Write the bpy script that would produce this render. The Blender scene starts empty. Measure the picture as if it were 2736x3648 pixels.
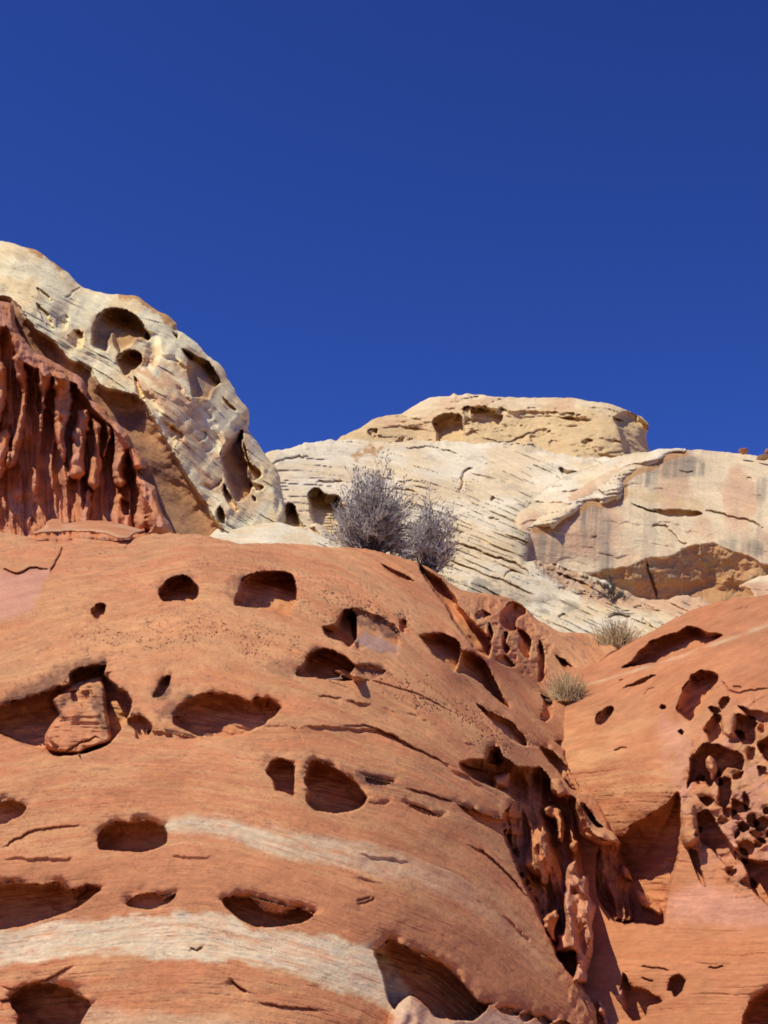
import bpy, math, random
import numpy as np
from math import radians as R

# ------------------------------------------------------------------ camera, sky, sun, exposure
S = bpy.context.scene
C = S.collection
PITCH, VFOV, EYE = R(20), R(36), 1.7
W0, H0 = 2736.0, 3648.0
FOC = H0 / 2 / math.tan(VFOV / 2)
cd = bpy.data.cameras.new('camera'); cam = bpy.data.objects.new('camera', cd); C.objects.link(cam)
cd.sensor_fit = 'VERTICAL'; cd.angle = VFOV; cd.clip_start = 0.1; cd.clip_end = 8000
cam.location = (0, 0, EYE); cam.rotation_euler = (R(90) + PITCH, 0, 0)
S.camera = cam

SUN_EL, SUN_AZ = R(60), R(60)          # azimuth: degrees to the left of straight behind the camera
sdir = (-math.sin(SUN_AZ) * math.cos(SUN_EL), -math.cos(SUN_AZ) * math.cos(SUN_EL), math.sin(SUN_EL))
w = bpy.data.worlds.new('World'); S.world = w; w.use_nodes = True
nt = w.node_tree; nt.nodes.clear()
sky = nt.nodes.new('ShaderNodeTexSky'); sky.sky_type = 'NISHITA'; sky.sun_disc = False
sky.sun_elevation = SUN_EL; sky.sun_rotation = math.atan2(sdir[0], sdir[1])
sky.altitude = 1500; sky.air_density = 1.0; sky.dust_density = 0.0; sky.ozone_density = 10.0
hs = nt.nodes.new('ShaderNodeMix'); hs.data_type = 'RGBA'; hs.blend_type = 'MULTIPLY'; hs.inputs[0].default_value = 1; hs.inputs[7].default_value = (.58, .495, .635, 1)
gam = nt.nodes.new('ShaderNodeGamma'); gam.inputs[1].default_value = 1.6
bg = nt.nodes.new('ShaderNodeBackground'); bg.inputs['Strength'].default_value = 0.08
wo = nt.nodes.new('ShaderNodeOutputWorld')
nt.links.new(sky.outputs[0], gam.inputs[0]); nt.links.new(gam.outputs[0], hs.inputs[6]); nt.links.new(hs.outputs[2], bg.inputs[0]); nt.links.new(bg.outputs[0], wo.inputs[0])
ld = bpy.data.lights.new('sun', 'SUN'); ld.energy = 3.7; ld.angle = R(0.5); ld.color = (1.0, 0.94, 0.83)
lo = bpy.data.objects.new('sun', ld); C.objects.link(lo); lo.location = (-20, -20, 40)
from mathutils import Vector
lo.rotation_euler = Vector(sdir).to_track_quat('Z', 'Y').to_euler()
S.view_settings.view_transform = 'Standard'; S.view_settings.look = 'None'
S.view_settings.exposure = 0.2; S.view_settings.gamma = 1.0; S.view_settings.use_curve_mapping = False
S.render.engine = 'CYCLES'
S.cycles.max_bounces = 12; S.cycles.diffuse_bounces = 10; S.cycles.filter_width = 1.7

# ------------------------------------------------------------------ tools
random.seed(4); rng = np.random.default_rng(7)
CP, SP = math.cos(PITCH), math.sin(PITCH)
def world(px, py, d):
    """survey point: photo column / row and distance along the view axis -> metres in the world"""
    xv = (np.asarray(px) - W0 / 2) / FOC; yv = (H0 / 2 - np.asarray(py)) / FOC
    return np.stack([d * xv, d * (CP - yv * SP), EYE + d * (SP + yv * CP)], -1)

VIEWS = {1: (0, 800, 1659 / 1100), 2: (900, 1300, 1.659), 3: (1700, 1300, 1659 / 1036), 4: (0, 1850, 1.185),
         5: (0, 2700, 1.185), 6: (1000, 2000, 1659 / 1100), 7: (1900, 2100, 1659 / 836), 8: (1200, 2600, 1659 / 1536), 9: (499, 1069, 1475 / 570), 10: (0, 2300, 1659 / 1200), 0: (0, 0, 1659 / 2736)}
def V(k, *pts):
    ox, oy, s = VIEWS[k]
    return [(ox + x / s, oy + y / s) for x, y in pts]

def _hash(ix, iy, iz, seed):
    h = (ix.astype(np.int64) * 374761393 + iy.astype(np.int64) * 668265263 + iz.astype(np.int64) * 2147483647 + seed * 974711)
    h = (h ^ (h >> 13)) * 1274126177 & 0x7fffffff
    h = (h ^ (h >> 16)) * 69069 & 0x7fffffff
    return (h & 0xffff) / 32767.5 - 1.0
def noise(x, y, z=None, seed=0):
    x = np.asarray(x, float); y = np.asarray(y, float)
    z = np.zeros_like(x) if z is None else z
    ix, iy, iz = np.floor(x), np.floor(y), np.floor(z)
    fx, fy, fz = x - ix, y - iy, z - iz
    ux, uy, uz = (f * f * f * (f * (f * 6 - 15) + 10) for f in (fx, fy, fz))
    r = 0
    for a in (0, 1):
        for b in (0, 1):
            for c in (0, 1):
                r = r + _hash(ix + a, iy + b, iz + c, seed) * (ux if a else 1 - ux) * (uy if b else 1 - uy) * (uz if c else 1 - uz)
    return r
def fbm(x, y, z=None, seed=0, n=4, g=0.5):
    a, r, t = 1.0, 0, 0
    for k in range(n):
        r = r + a * noise(x * 2 ** k + 17.3 * k, y * 2 ** k - 9.1 * k, None if z is None else z * 2 ** k + 5.7 * k, seed + k); t += a; a *= g
    return r / t
def sstep(a, b, x):
    t = np.clip((x - a) / (b - a), 0, 1); return t * t * (3 - 2 * t)

def curve(pts, closed=True, step=7, jit=0.0, seed=0, sharp=False, scale=26.0):
    p = np.array(pts, float); n = len(p); out = []
    for i in range(n if closed else n - 1):
        p1, p2 = p[i], p[(i + 1) % n]
        if closed: p0, p3 = p[i - 1], p[(i + 2) % n]
        else: p0, p3 = p[max(i - 1, 0)], p[min(i + 2, n - 1)]
        k = max(1, int(np.hypot(*(p2 - p1)) / step)); t = (np.arange(k) / k)[:, None]
        if sharp: out.append(p1 + (p2 - p1) * t)
        else:
            c = 0.5 * ((2 * p1) + (p2 - p0) * t + (2 * p0 - 5 * p1 + 4 * p2 - p3) * t ** 2 + (3 * p1 - p0 - 3 * p2 + p3) * t ** 3)
            out.append(0.75 * c + 0.25 * (p1 + (p2 - p1) * t))
    if not closed: out.append(p[-1:])
    q = np.concatenate(out)
    if jit:
        q = q + jit * np.stack([fbm(q[:, 0] / scale, q[:, 1] / scale, None, seed + 50, 4, .6), fbm(q[:, 0] / scale, q[:, 1] / scale, None, seed + 90, 4, .6)], 1) * 1.6
    return q

def seg_near(q, closed, X, Y):
    """distance and closest point from points to a polyline"""
    best = np.full(X.shape, 1e18); cx = np.zeros_like(X); cy = np.zeros_like(Y)
    m = len(q) if closed else len(q) - 1
    for i in range(m):
        ax, ay = q[i]; bx, by = q[(i + 1) % len(q)]
        dx, dy = bx - ax, by - ay; L = dx * dx + dy * dy + 1e-12
        t = np.clip(((X - ax) * dx + (Y - ay) * dy) / L, 0, 1)
        ex, ey = ax + t * dx, ay + t * dy
        dd = (X - ex) ** 2 + (Y - ey) ** 2
        u = dd < best
        best = np.where(u, dd, best); cx = np.where(u, ex, cx); cy = np.where(u, ey, cy)
    return np.sqrt(best), cx, cy
def inside(q, X, Y):
    r = np.zeros(X.shape, bool)
    for i in range(len(q)):
        ax, ay = q[i]; bx, by = q[(i + 1) % len(q)]
        if ay == by: continue
        c = ((ay > Y) != (by > Y)) & (X < (bx - ax) * (Y - ay) / (by - ay) + ax)
        r ^= c
    return r
def sdf(q, X, Y, margin, dirs=False):
    """signed distance (inside positive), -margin where farther than that outside"""
    out = np.full(X.shape, -float(margin))
    lo_, hi = q.min(0) - margin, q.max(0) + margin
    k = np.nonzero((X > lo_[0]) & (X < hi[0]) & (Y > lo_[1]) & (Y < hi[1]))[0]
    if len(k):
        d, cx, cy = seg_near(q, True, X[k], Y[k])
        out[k] = np.where(inside(q, X[k], Y[k]), d, -np.minimum(d, margin))
    if dirs:
        nx, ny = np.zeros(X.shape), np.zeros(X.shape)
        if len(k): nx[k] = (X[k] - cx) / (d + 1e-6); ny[k] = (Y[k] - cy) / (d + 1e-6)
        return out, nx, ny
    return out

def tps(ctrl, X, Y, inv=False):
    """smooth surface through scattered survey points"""
    c = np.array(ctrl, float); p = c[:, :2] / 1000.0; v = 1 / c[:, 2] if inv else c[:, 2]
    def U(r2): return np.where(r2 > 0, 0.5 * r2 * np.log(r2 + 1e-20), 0)
    n = len(p); K = U(((p[:, None] - p[None]) ** 2).sum(-1)) + np.eye(n) * 2e-3
    P = np.hstack([np.ones((n, 1)), p]); A = np.block([[K, P], [P.T, np.zeros((3, 3))]])
    s = np.linalg.solve(A, np.concatenate([v, [0, 0, 0]]))
    x, y = X / 1000.0, Y / 1000.0
    r = s[n] + s[n + 1] * x + s[n + 2] * y
    for i in range(n): r = r + s[i] * U((x - p[i, 0]) ** 2 + (y - p[i, 1]) ** 2)
    return 1 / r if inv else r

def lin(r, g, b, k=1.0):
    f = lambda c: (c / 255 / 12.92 if c <= 10 else ((c / 255 + 0.055) / 1.055) ** 2.4) * k
    return np.array([f(r), f(g), f(b)])

STEP = 3.0
class Rock:
    """one bedrock body: a surveyed outline, distances over it, then hollows, ribs, ledges and bedding"""
    def __init__(s, outline, depth, bed, x=(-150, 2886), y=(0, 3798), far=None, jit=3, sharp=False, skirt=6.0, rim=(0, 0)):
        q = curve(outline, True, 8, jit, 11, sharp)
        lo_, hi = q.min(0) - 40, q.max(0) + 40
        def axis(a, b, i, j):
            a, b = max(a, lo_i), min(b, hi_i); v = [np.arange(max(a, i), min(b, j), STEP)]
            if a < i: v.insert(0, np.arange(a, i, 14.0))
            if b > j: v.append(np.arange(j, b, 14.0))
            return np.concatenate(v)
        lo_i, hi_i = lo_[0], hi[0]; xs = axis(-9e9, 9e9, -40, 2776)
        lo_i, hi_i = lo_[1], hi[1]; ys = axis(-9e9, 9e9, -40, 3688)
        X, Y = np.meshgrid(xs, ys); sh = X.shape
        # signed distance to the outline on the regular grid
        ins = np.zeros(sh, bool); best = np.full(sh, 1e9); cx = X.copy(); cy = Y.copy(); M = 34
        for i in range(len(q)):
            (ax, ay), (bx, by) = q[i], q[(i + 1) % len(q)]
            r0, r1 = np.searchsorted(ys, min(ay, by)), np.searchsorted(ys, max(ay, by))
            if r1 > r0 and ay != by:
                yy = ys[r0:r1]
                ins[r0:r1] ^= xs[None, :] < ((bx - ax) * (yy - ay) / (by - ay) + ax)[:, None]
            r0, r1 = np.searchsorted(ys, min(ay, by) - M), np.searchsorted(ys, max(ay, by) + M)
            c0, c1 = np.searchsorted(xs, min(ax, bx) - M), np.searchsorted(xs, max(ax, bx) + M)
            if r1 <= r0 or c1 <= c0: continue
            xx, yy = X[r0:r1, c0:c1], Y[r0:r1, c0:c1]; dx, dy = bx - ax, by - ay
            t = np.clip(((xx - ax) * dx + (yy - ay) * dy) / (dx * dx + dy * dy + 1e-9), 0, 1)
            ex, ey = ax + t * dx, ay + t * dy; dd = np.hypot(xx - ex, yy - ey)
            u = dd < best[r0:r1, c0:c1]
            best[r0:r1, c0:c1][u] = dd[u]; cx[r0:r1, c0:c1][u] = ex[u]; cy[r0:r1, c0:c1][u] = ey[u]
        sd = np.where(ins, best, -best)
        keep = sd > -30
        cell = keep[:-1, :-1] & keep[1:, :-1] & keep[1:, 1:] & keep[:-1, 1:]
        idx = np.full(sh, -1); used = np.zeros(sh, bool)
        used[:-1, :-1] |= cell; used[1:, :-1] |= cell; used[1:, 1:] |= cell; used[:-1, 1:] |= cell
        idx[used] = np.arange(used.sum())
        s.faces = np.stack([idx[:-1, :-1][cell], idx[1:, :-1][cell], idx[1:, 1:][cell], idx[:-1, 1:][cell]], 1)
        X, Y, sd, cx, cy = (a[used] for a in (X, Y, sd, cx, cy))
        out = sd < 0; kk = np.where(out, -sd / STEP, 0)
        nx, ny = cx - X, cy - Y; ln = np.hypot(nx, ny) + 1e-9
        inw = np.clip(kk - 1, 0, 9) * 1.2
        s.X = np.where(out, cx + nx / ln * inw, X); s.Y = np.where(out, cy + ny / ln * inw, Y)
        s.sd = sd; s.back = np.where(out, skirt * (np.clip(kk - 0.6, 0, 10) / 9.4) ** 1.6, 0)
        s.d = tps(depth, s.X, s.Y, inv=True)
        if rim[0]:
            t = np.clip(1 - np.maximum(sd, 0) / rim[0], 0, 1); s.d += rim[1] * (1 - np.sqrt(1 - t * t * .98))
        s.base = s.d.copy()
        s.P0 = world(s.X, s.Y, s.d)
        s.b = tps(bed, s.X, s.Y)
        s.b = s.b + 9 * fbm(s.X / 260, s.Y / 160, None, 3, 3)
        s.hole = np.zeros_like(s.d); s.proud = np.zeros_like(s.d)
    def mask(s, pts, soft=20, rough=12, seed=0, scale=40):
        q = curve(pts, True, 14, 0); k = s.near(q, 140); r = np.zeros(len(s.X))
        v = sdf(q, s.X[k], s.Y[k], 130)
        r[k] = sstep(-soft, soft, v + rough * fbm(s.X[k] / scale, s.Y[k] / scale, None, 200 + seed, 4, .6) * 1.8)
        return r
    def near(s, q, m):
        lo_, hi = q.min(0) - m, q.max(0) + m
        return np.nonzero((s.X > lo_[0]) & (s.X < hi[0]) & (s.Y > lo_[1]) & (s.Y < hi[1]))[0]
    def carve(s, pts, H, w=20, jit=3.0, seed=None, lump=0.04, sharp=False, brow=0.0, ramp=False, plain=False):
        seed = len(pts) * 7 + int(pts[0][0]) % 97 if seed is None else seed
        q = curve(pts, True, 6, jit, seed, sharp); qs = curve(pts, True, 16)
        k = s.near(q, 62)
        if not len(k): return
        X, Y, B = s.X[k], s.Y[k], s.b[k]
        v = sdf(q, X, Y, 60)
        if plain: nx = ny = np.ones_like(v)
        else:
            vs, nx, ny = sdf(qs, X, Y, 75, True)
        # the floor and the sun-facing wall drop away at once, the roof and the left wall are rounded
        we = w * (.22 + 1.25 * sstep(-.6, .9, ny)) * (.45 + .75 * sstep(-.9, .6, nx))
        t = np.clip(v / (w if ramp or plain else we), 0, 1)
        pr = t if ramp else np.sqrt(np.maximum(0, 1 - (1 - t) ** 2))
        d = H * pr * (1 + lump * 2.2 * fbm(X / 75, Y / 50, None, seed, 2, .4))
        if brow:                                             # worn, rounded edge above the hollow, bedding on its walls
            up = sstep(.3, -.8, ny)
            d += brow * np.exp(-np.clip(-vs, 0, 75) / 15.0) * (v <= 0) * (vs > -72) * up * 2.2 * np.clip(.7 + .8 * fbm(X / 45, Y / 45, None, seed + 3, 2), 0, 1.5)
            d += (v > 0) * np.clip(v / 14, 0, 1) * H * (.06 * fbm(X / 110, B / 11, None, seed + 9, 3, .6) + .08 * fbm(X / 70, Y / 55, None, seed + 5, 3))
        s.d[k] += d
        s.hole[k] = np.maximum(s.hole[k], (v > 3) * np.clip(v / 8, 0, 1))
    def rib(s, pts, H, w=22, jit=3.0, seed=None, lump=0.06):
        seed = len(pts) * 5 + int(pts[0][1]) % 89 if seed is None else seed
        q = curve(pts, True, 6, jit, seed); k = s.near(q, 22)
        if not len(k): return
        v = sdf(q, s.X[k], s.Y[k], 20)
        t = np.clip(v / w, 0, 1); pr = np.sqrt(np.maximum(0, 1 - (1 - t) ** 2))
        s.d[k] -= H * pr * (1 + lump * 2 * fbm(s.X[k] / 50, s.Y[k] / 60, None, seed, 2, .45))
        s.hole[k] *= 1 - np.clip(v / 6, 0, 1); s.proud[k] = np.maximum(s.proud[k], np.clip(v / 6, 0, 1))
    def crack(s, pts, H, w=5, jit=6.0, seed=1, below=0):
        w = w * .6; H = H * .7
        q = curve(pts, False, 6, jit, seed)
        lo_, hi = q.min(0) - 60, q.max(0) + 60
        k = np.nonzero((s.X > lo_[0]) & (s.X < hi[0]) & (s.Y > lo_[1]) & (s.Y < hi[1]))[0]
        if not len(k): return
        dd, cx, cy = seg_near(q, False, s.X[k], s.Y[k])
        L = max(np.hypot(*(q[-1] - q[0])), 1)
        e = np.minimum(np.hypot(cx - q[0, 0], cy - q[0, 1]), np.hypot(cx - q[-1, 0], cy - q[-1, 1])) / L
        tp = np.clip(e * 6, 0.15, 1)
        s.d[k] += H * tp * np.clip(1.25 - dd / (w * tp + 1e-6), 0, 1)
        if below: s.d[k] += below * tp * (s.Y[k] > cy) * np.exp(-dd / 16)
    def ledges(s, lam, A, seed=0, along=180, wob=0.35, power=1.0, lim=1.0):
        """bedding: each bed juts out and is undercut beneath"""
        P = s.X * .92, s.Y
        u = s.b / lam + wob * fbm(s.X / 120, s.Y / 60, None, seed, 4)
        n = np.floor(u); f = u - n
        amp = np.clip(0.5 + 1.3 * noise(s.X / along + n * 3.7, n * 1.37 + 0.5, None, seed + 5), 0, 1.5) ** power
        amp2 = np.clip(0.5 + 1.3 * noise(s.X / along + (n - 1) * 3.7, (n - 1) * 1.37 + 0.5, None, seed + 5), 0, 1.5) ** power
        rec = np.exp(-f * 4.5) * sstep(0, 0.10, f)
        s.d = s.d + A * lim * amp2 * rec * (1 - s.hole * .92)
    def relief(s, scale, A, seed=0, n=4, g=0.5, ridged=False):
        p = s.P0 / scale
        v = fbm(p[:, 0], p[:, 2] * 1.4, p[:, 1] * .6, seed, n, g)
        if ridged: v = np.abs(v) * 2 - .5
        s.d = s.d + A * v
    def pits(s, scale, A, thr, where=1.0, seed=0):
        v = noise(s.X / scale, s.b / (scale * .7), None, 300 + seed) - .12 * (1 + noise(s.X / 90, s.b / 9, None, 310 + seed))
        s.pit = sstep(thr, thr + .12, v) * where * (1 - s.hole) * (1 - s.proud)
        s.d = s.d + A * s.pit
    def build(s, name, mat, tint, label, cat, kind=None, group=None):
        co = world(s.X, s.Y, s.d + s.back)
        base = np.array([co[:, 0].mean(), co[:, 1].mean(), co[:, 2].min()])
        me = bpy.data.meshes.new(name); n, f = len(co), len(s.faces)
        me.vertices.add(n); me.vertices.foreach_set('co', (co - base).astype(np.float32).ravel())
        me.loops.add(f * 4); me.loops.foreach_set('vertex_index', s.faces.astype(np.int32).ravel())
        me.polygons.add(f); me.polygons.foreach_set('loop_start', np.arange(0, f * 4, 4, dtype=np.int32))
        me.polygons.foreach_set('use_smooth', np.ones(f, bool))
        a = me.attributes.new('tint', 'FLOAT_COLOR', 'POINT')
        a.data.foreach_set('color', np.hstack([np.clip(tint, 0.004, .9), np.ones((n, 1))]).astype(np.float32).ravel())
        b = me.attributes.new('bed', 'FLOAT', 'POINT'); b.data.foreach_set('value', s.b.astype(np.float32))
        me.update(calc_edges=True); me.validate()
        me.materials.append(mat)
        o = bpy.data.objects.new(name, me); C.objects.link(o); o.location = base
        o['label'] = label; o['category'] = cat
        if kind: o['kind'] = kind
        if group: o['group'] = group
        return o

def mixc(a, b, t): return a + (b - a) * np.asarray(t)[:, None]

def rock_material(name, fine=26.0, bump=0.5, dist=0.02, grain=0.16, streak=0.12):
    m = bpy.data.materials.new(name); m.use_nodes = True; t = m.node_tree; N, L = t.nodes, t.links
    p = N['Principled BSDF']; p.inputs['Roughness'].default_value = 0.92; p.inputs['Specular IOR Level'].default_value = 0.15
    at = N.new('ShaderNodeAttribute'); at.attribute_name = 'tint'
    bd = N.new('ShaderNodeAttribute'); bd.attribute_name = 'bed'
    ge = N.new('ShaderNodeNewGeometry')
    n1 = N.new('ShaderNodeTexNoise'); n1.inputs['Scale'].default_value = fine; n1.inputs['Detail'].default_value = 6; n1.inputs['Roughness'].default_value = .65
    L.new(ge.outputs['Position'], n1.inputs['Vector'])
    n2 = N.new('ShaderNodeTexNoise'); n2.inputs['Scale'].default_value = fine * .12; n2.inputs['Detail'].default_value = 5
    L.new(ge.outputs['Position'], n2.inputs['Vector'])
    # thin beds: noise that changes fast across the bedding and slowly along it
    sx = N.new('ShaderNodeSeparateXYZ'); L.new(ge.outputs['Position'], sx.inputs[0])
    mu = N.new('ShaderNodeMath'); mu.operation = 'MULTIPLY'; mu.inputs[1].default_value = 0.075; L.new(bd.outputs['Fac'], mu.inputs[0])
    mx = N.new('ShaderNodeMath'); mx.operation = 'MULTIPLY'; mx.inputs[1].default_value = 1.3; L.new(sx.outputs['X'], mx.inputs[0])
    cx = N.new('ShaderNodeCombineXYZ'); L.new(mx.outputs[0], cx.inputs[0]); L.new(mu.outputs[0], cx.inputs[1])
    n3 = N.new('ShaderNodeTexNoise'); n3.inputs['Scale'].default_value = 1.0; n3.inputs['Detail'].default_value = 4; n3.inputs['Roughness'].default_value = .7
    L.new(cx.outputs[0], n3.inputs['Vector'])
    def rng_(src, lo_, hi):
        r = N.new('ShaderNodeMapRange'); r.inputs['From Min'].default_value = .25; r.inputs['From Max'].default_value = .75
        r.inputs['To Min'].default_value = lo_; r.inputs['To Max'].default_value = hi; L.new(src, r.inputs['Value']); return r.outputs[0]
    def mul(a, b):
        q = N.new('ShaderNodeMath'); q.operation = 'MULTIPLY'; L.new(a, q.inputs[0]); L.new(b, q.inputs[1]); return q.outputs[0]
    v = mul(mul(rng_(n1.outputs['Fac'], 1 - grain, 1 + grain), rng_(n2.outputs['Fac'], .9, 1.1)), rng_(n3.outputs['Fac'], 1 - streak, 1 + streak))
    vm = N.new('ShaderNodeVectorMath'); vm.operation = 'SCALE'; L.new(at.outputs['Color'], vm.inputs[0]); L.new(v, vm.inputs['Scale'])
    L.new(vm.outputs[0], p.inputs['Base Color'])
    ad = N.new('ShaderNodeMath'); ad.operation = 'ADD'; L.new(n1.outputs['Fac'], ad.inputs[0]); L.new(n3.outputs['Fac'], ad.inputs[1])
    bp = N.new('ShaderNodeBump'); bp.inputs['Strength'].default_value = bump; bp.inputs['Distance'].default_value = dist
    L.new(ad.outputs[0], bp.inputs['Height']); L.new(bp.outputs[0], p.inputs['Normal'])
    return m
M_RED = rock_material('red_sandstone', 24, .36, .02, .12, .13)
M_PALE = rock_material('pale_sandstone', 9, .6, .08, .14, .12)
def plain_material(name, col, rough=.9):
    m = bpy.data.materials.new(name); m.use_nodes = True; N, L = m.node_tree.nodes, m.node_tree.links
    p = N['Principled BSDF']; p.inputs['Roughness'].default_value = rough; p.inputs['Specular IOR Level'].default_value = 0.1
    ge = N.new('ShaderNodeNewGeometry'); n = N.new('ShaderNodeTexNoise'); n.inputs['Scale'].default_value = 14; n.inputs['Detail'].default_value = 5
    L.new(ge.outputs['Position'], n.inputs['Vector'])
    r = N.new('ShaderNodeValToRGB'); r.color_ramp.elements[0].position = .3; r.color_ramp.elements[1].position = .7
    r.color_ramp.elements[0].color = (*(np.array(col) * .7), 1); r.color_ramp.elements[1].color = (*(np.array(col) * 1.25), 1)
    L.new(n.outputs['Fac'], r.inputs[0]); L.new(r.outputs[0], p.inputs['Base Color'])
    return m

# albedos
RED = np.array([.515, .210, .086]); TAN = np.array([.58, .292, .119]); DEEP = np.array([.45, .160, .060]); PINK = np.array([.56, .27, .165])
CREAM = np.array([.74, .57, .32]); WHITE = np.array([.78, .66, .43]); GOLD = np.array([.56, .39, .18]); PEACH = np.array([.64, .385, .205])
GREY = np.array([.31, .255, .17]); OCHRE = np.array([.40, .19, .055]); VARN_SHADE = np.array([.13, .06, .04])

# ------------------------------------------------------------------ ground
gm = bpy.data.meshes.new('ground'); g = 3000
xs = [-g, -300, -60, -20, 0, 20, 60, 300, g]; vs = [(x, y, 0.0) for y in xs for x in xs]; k = len(xs)
gm.from_pydata(vs, [], [(j * k + i, j * k + i + 1, (j + 1) * k + i + 1, (j + 1) * k + i) for j in range(k - 1) for i in range(k - 1)])
go = bpy.data.objects.new('ground', gm); C.objects.link(go); go['kind'] = 'structure'; go['label'] = 'flat reddish desert sand at the foot of the rocks'; go['category'] = 'ground'
gm.materials.append(plain_material('red_sand', (.52, .29, .17)))

# ------------------------------------------------------------------ yellow cap rock, farthest
cap = Rock(V(2, (440, 560), (500, 437), (560, 405), (640, 370), (720, 315), (800, 298), (880, 288), (960, 240), (1020, 202), (1100, 187), (1172, 182), (1190, 165), (1212, 178), (1260, 172), (1340, 175), (1420, 188)) +
           V(3, (330, 186), (540, 190), (640, 205), (770, 225), (860, 262), (920, 290), (965, 320), (978, 360), (965, 400), (970, 440), (985, 490), (960, 600), (500, 640), (0, 620)),
           [(1200, 1570, 66), (1500, 1400, 76), (1900, 1400, 76), (2250, 1450, 74), (1500, 1580, 68), (1900, 1590, 66), (2250, 1600, 66), (2200, 1520, 67), (1700, 1500, 69)],
           [(1200, 1500, 1520), (1700, 1500, 1500), (2200, 1500, 1500), (1700, 1400, 1400), (1700, 1600, 1600), (1500, 1450, 1430)], rim=(45, 2.5), skirt=14)
cap.relief(4.0, 1.2, 1); cap.relief(1.6, .8, 2, 5, .6)
cap.carve(V(2, (1060, 340), (1090, 300), (1150, 285), (1220, 290), (1245, 330), (1240, 470), (1100, 470), (1085, 400)), 2.4, 24)
cap.carve(V(2, (678, 402), (700, 375), (740, 380), (735, 425), (710, 435)), 1.2, 14)
cap.carve(V(2, (1255, 250), (1330, 262), (1440, 280), (1480, 320), (1440, 372), (1380, 360), (1300, 345), (1255, 340)), 1.4, 26, 6)
cap.carve(V(3, (775, 300), (850, 262), (910, 285), (960, 330), (985, 380), (985, 430), (1000, 520), (850, 520), (820, 430), (805, 360)), 3.0, 40, 3)
cap.carve(V(3, (-20, 235), (100, 245), (200, 258), (420, 265), (600, 288), (650, 320), (560, 335), (400, 318), (300, 330), (200, 360), (100, 372), (-20, 345)), 1.3, 30, 6)
cap.carve(V(3, (300, 400), (350, 360), (420, 370), (400, 430), (330, 460)), .7, 30, 5)
cap.carve(V(3, (485, 300), (530, 290), (620, 305), (640, 320), (560, 325)), .7, 9, 5)
cap.carve(V(3, (590, 440), (640, 420), (660, 440), (610, 460)), .8, 12, 4)
cap.carve(V(2, (840, 470), (860, 440), (890, 440), (900, 480)), .8, 10, 4)
cap.carve(V(2, (920, 445), (935, 430), (950, 445)), .5, 8, 3)
cap.carve(V(3, (410, 440), (450, 425), (500, 450), (470, 470), (420, 470)), .5, 16, 4)
cap.ledges(40, .5, 3, 120, .9); cap.relief(.35, .16, 9, 4, .6)
c = mixc(mixc(GOLD * 1.15, CREAM, sstep(1500, 1400, cap.Y + 60 * fbm(cap.X / 90, cap.Y / 40, None, 1))), PEACH, sstep(.1, .5, fbm(cap.X / 100, cap.Y / 60, None, 5)) * .6)
cap_o = cap.build('cap_rock', M_PALE, c, 'yellowish cap rock on the skyline, flat topped with a blunt shaded right end', 'rock outcrop')

# ------------------------------------------------------------------ big pale slab on the right
bigslab = Rock(V(3, (200, 880), (500, 740), (800, 560), (1000, 494), (1100, 484), (1195, 488), (1250, 485), (1360, 490), (1470, 500), (1560, 512), (1659, 535), (1800, 560), (2100, 640), (2100, 1500), (250, 1450)),
               [(2100, 1900, 45), (2100, 2000, 44), (2400, 1600, 53.5), (2700, 1620, 54), (2350, 1750, 49.1), (2250, 1700, 49.6), (2000, 1850, 45.3), (2400, 1950, 45), (2650, 1900, 46), (2700, 2100, 42.5), (2300, 2050, 43), (2900, 1900, 46), (3000, 2100, 43)],
               [(2000, 1800, 1900), (2400, 1800, 1850), (2700, 1850, 1830), (2400, 1600, 1640), (2400, 2050, 2090), (2700, 2050, 2030)], rim=(40, 2.0), skirt=14)
bigslab.relief(5, .7, 1); bigslab.relief(1.0, .12, 2)
bigslab.carve(V(3, (460, 1148), (600, 1185), (760, 1165), (850, 1150), (960, 1105), (1100, 1085), (1200, 1030), (1350, 1012), (1410, 1038), (1500, 1070), (1600, 1110), (1640, 1135), (1900, 1160), (1900, 1600), (500, 1600), (600, 1300), (590, 1200)), 2.0, 150, 5, ramp=True, lump=.05)
bigslab.carve(V(3, (870, 788), (980, 824), (1100, 826), (1200, 828), (1290, 848), (1240, 866), (1100, 867), (1040, 852), (940, 822)), .7, 12, 3)
bigslab.crack(V(3, (1285, 820), (1400, 850), (1510, 882), (1570, 895), (1645, 935)), .35, 6, below=.15)
bigslab.crack(V(3, (1000, 925), (1060, 908), (1100, 920)), .25, 5, below=.2)
bigslab.crack(V(3, (1060, 908), (1110, 950), (1150, 990), (1180, 1020), (1210, 1010)), .15, 5, below=.15)
bigslab.crack(V(3, (1150, 595), (1190, 620), (1240, 610)), .2, 5, below=.1)
bigslab.crack(V(3, (655, 985), (690, 975)), .2, 4)
bigslab.crack(V(3, (960, 1105), (980, 1180), (1020, 1290), (1030, 1340)), .4, 8)
bigslab.crack(V(3, (1540, 640), (1580, 650)), .2, 5)
bigslab.crack(V(3, (1580, 745), (1620, 740)), .2, 5)
bigslab.ledges(60, .10, 4, 200, .6)
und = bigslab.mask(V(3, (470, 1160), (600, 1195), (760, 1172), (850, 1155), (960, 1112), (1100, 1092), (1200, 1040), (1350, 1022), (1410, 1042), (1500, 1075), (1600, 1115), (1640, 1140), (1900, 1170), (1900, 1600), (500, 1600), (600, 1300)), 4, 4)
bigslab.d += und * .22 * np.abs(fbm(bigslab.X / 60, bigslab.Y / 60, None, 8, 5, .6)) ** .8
xs_, ys_ = bigslab.X, bigslab.Y
st = fbm(xs_ / 42 + .02 * ys_ / 42, ys_ / 500, None, 4, 4, .6)
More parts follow.
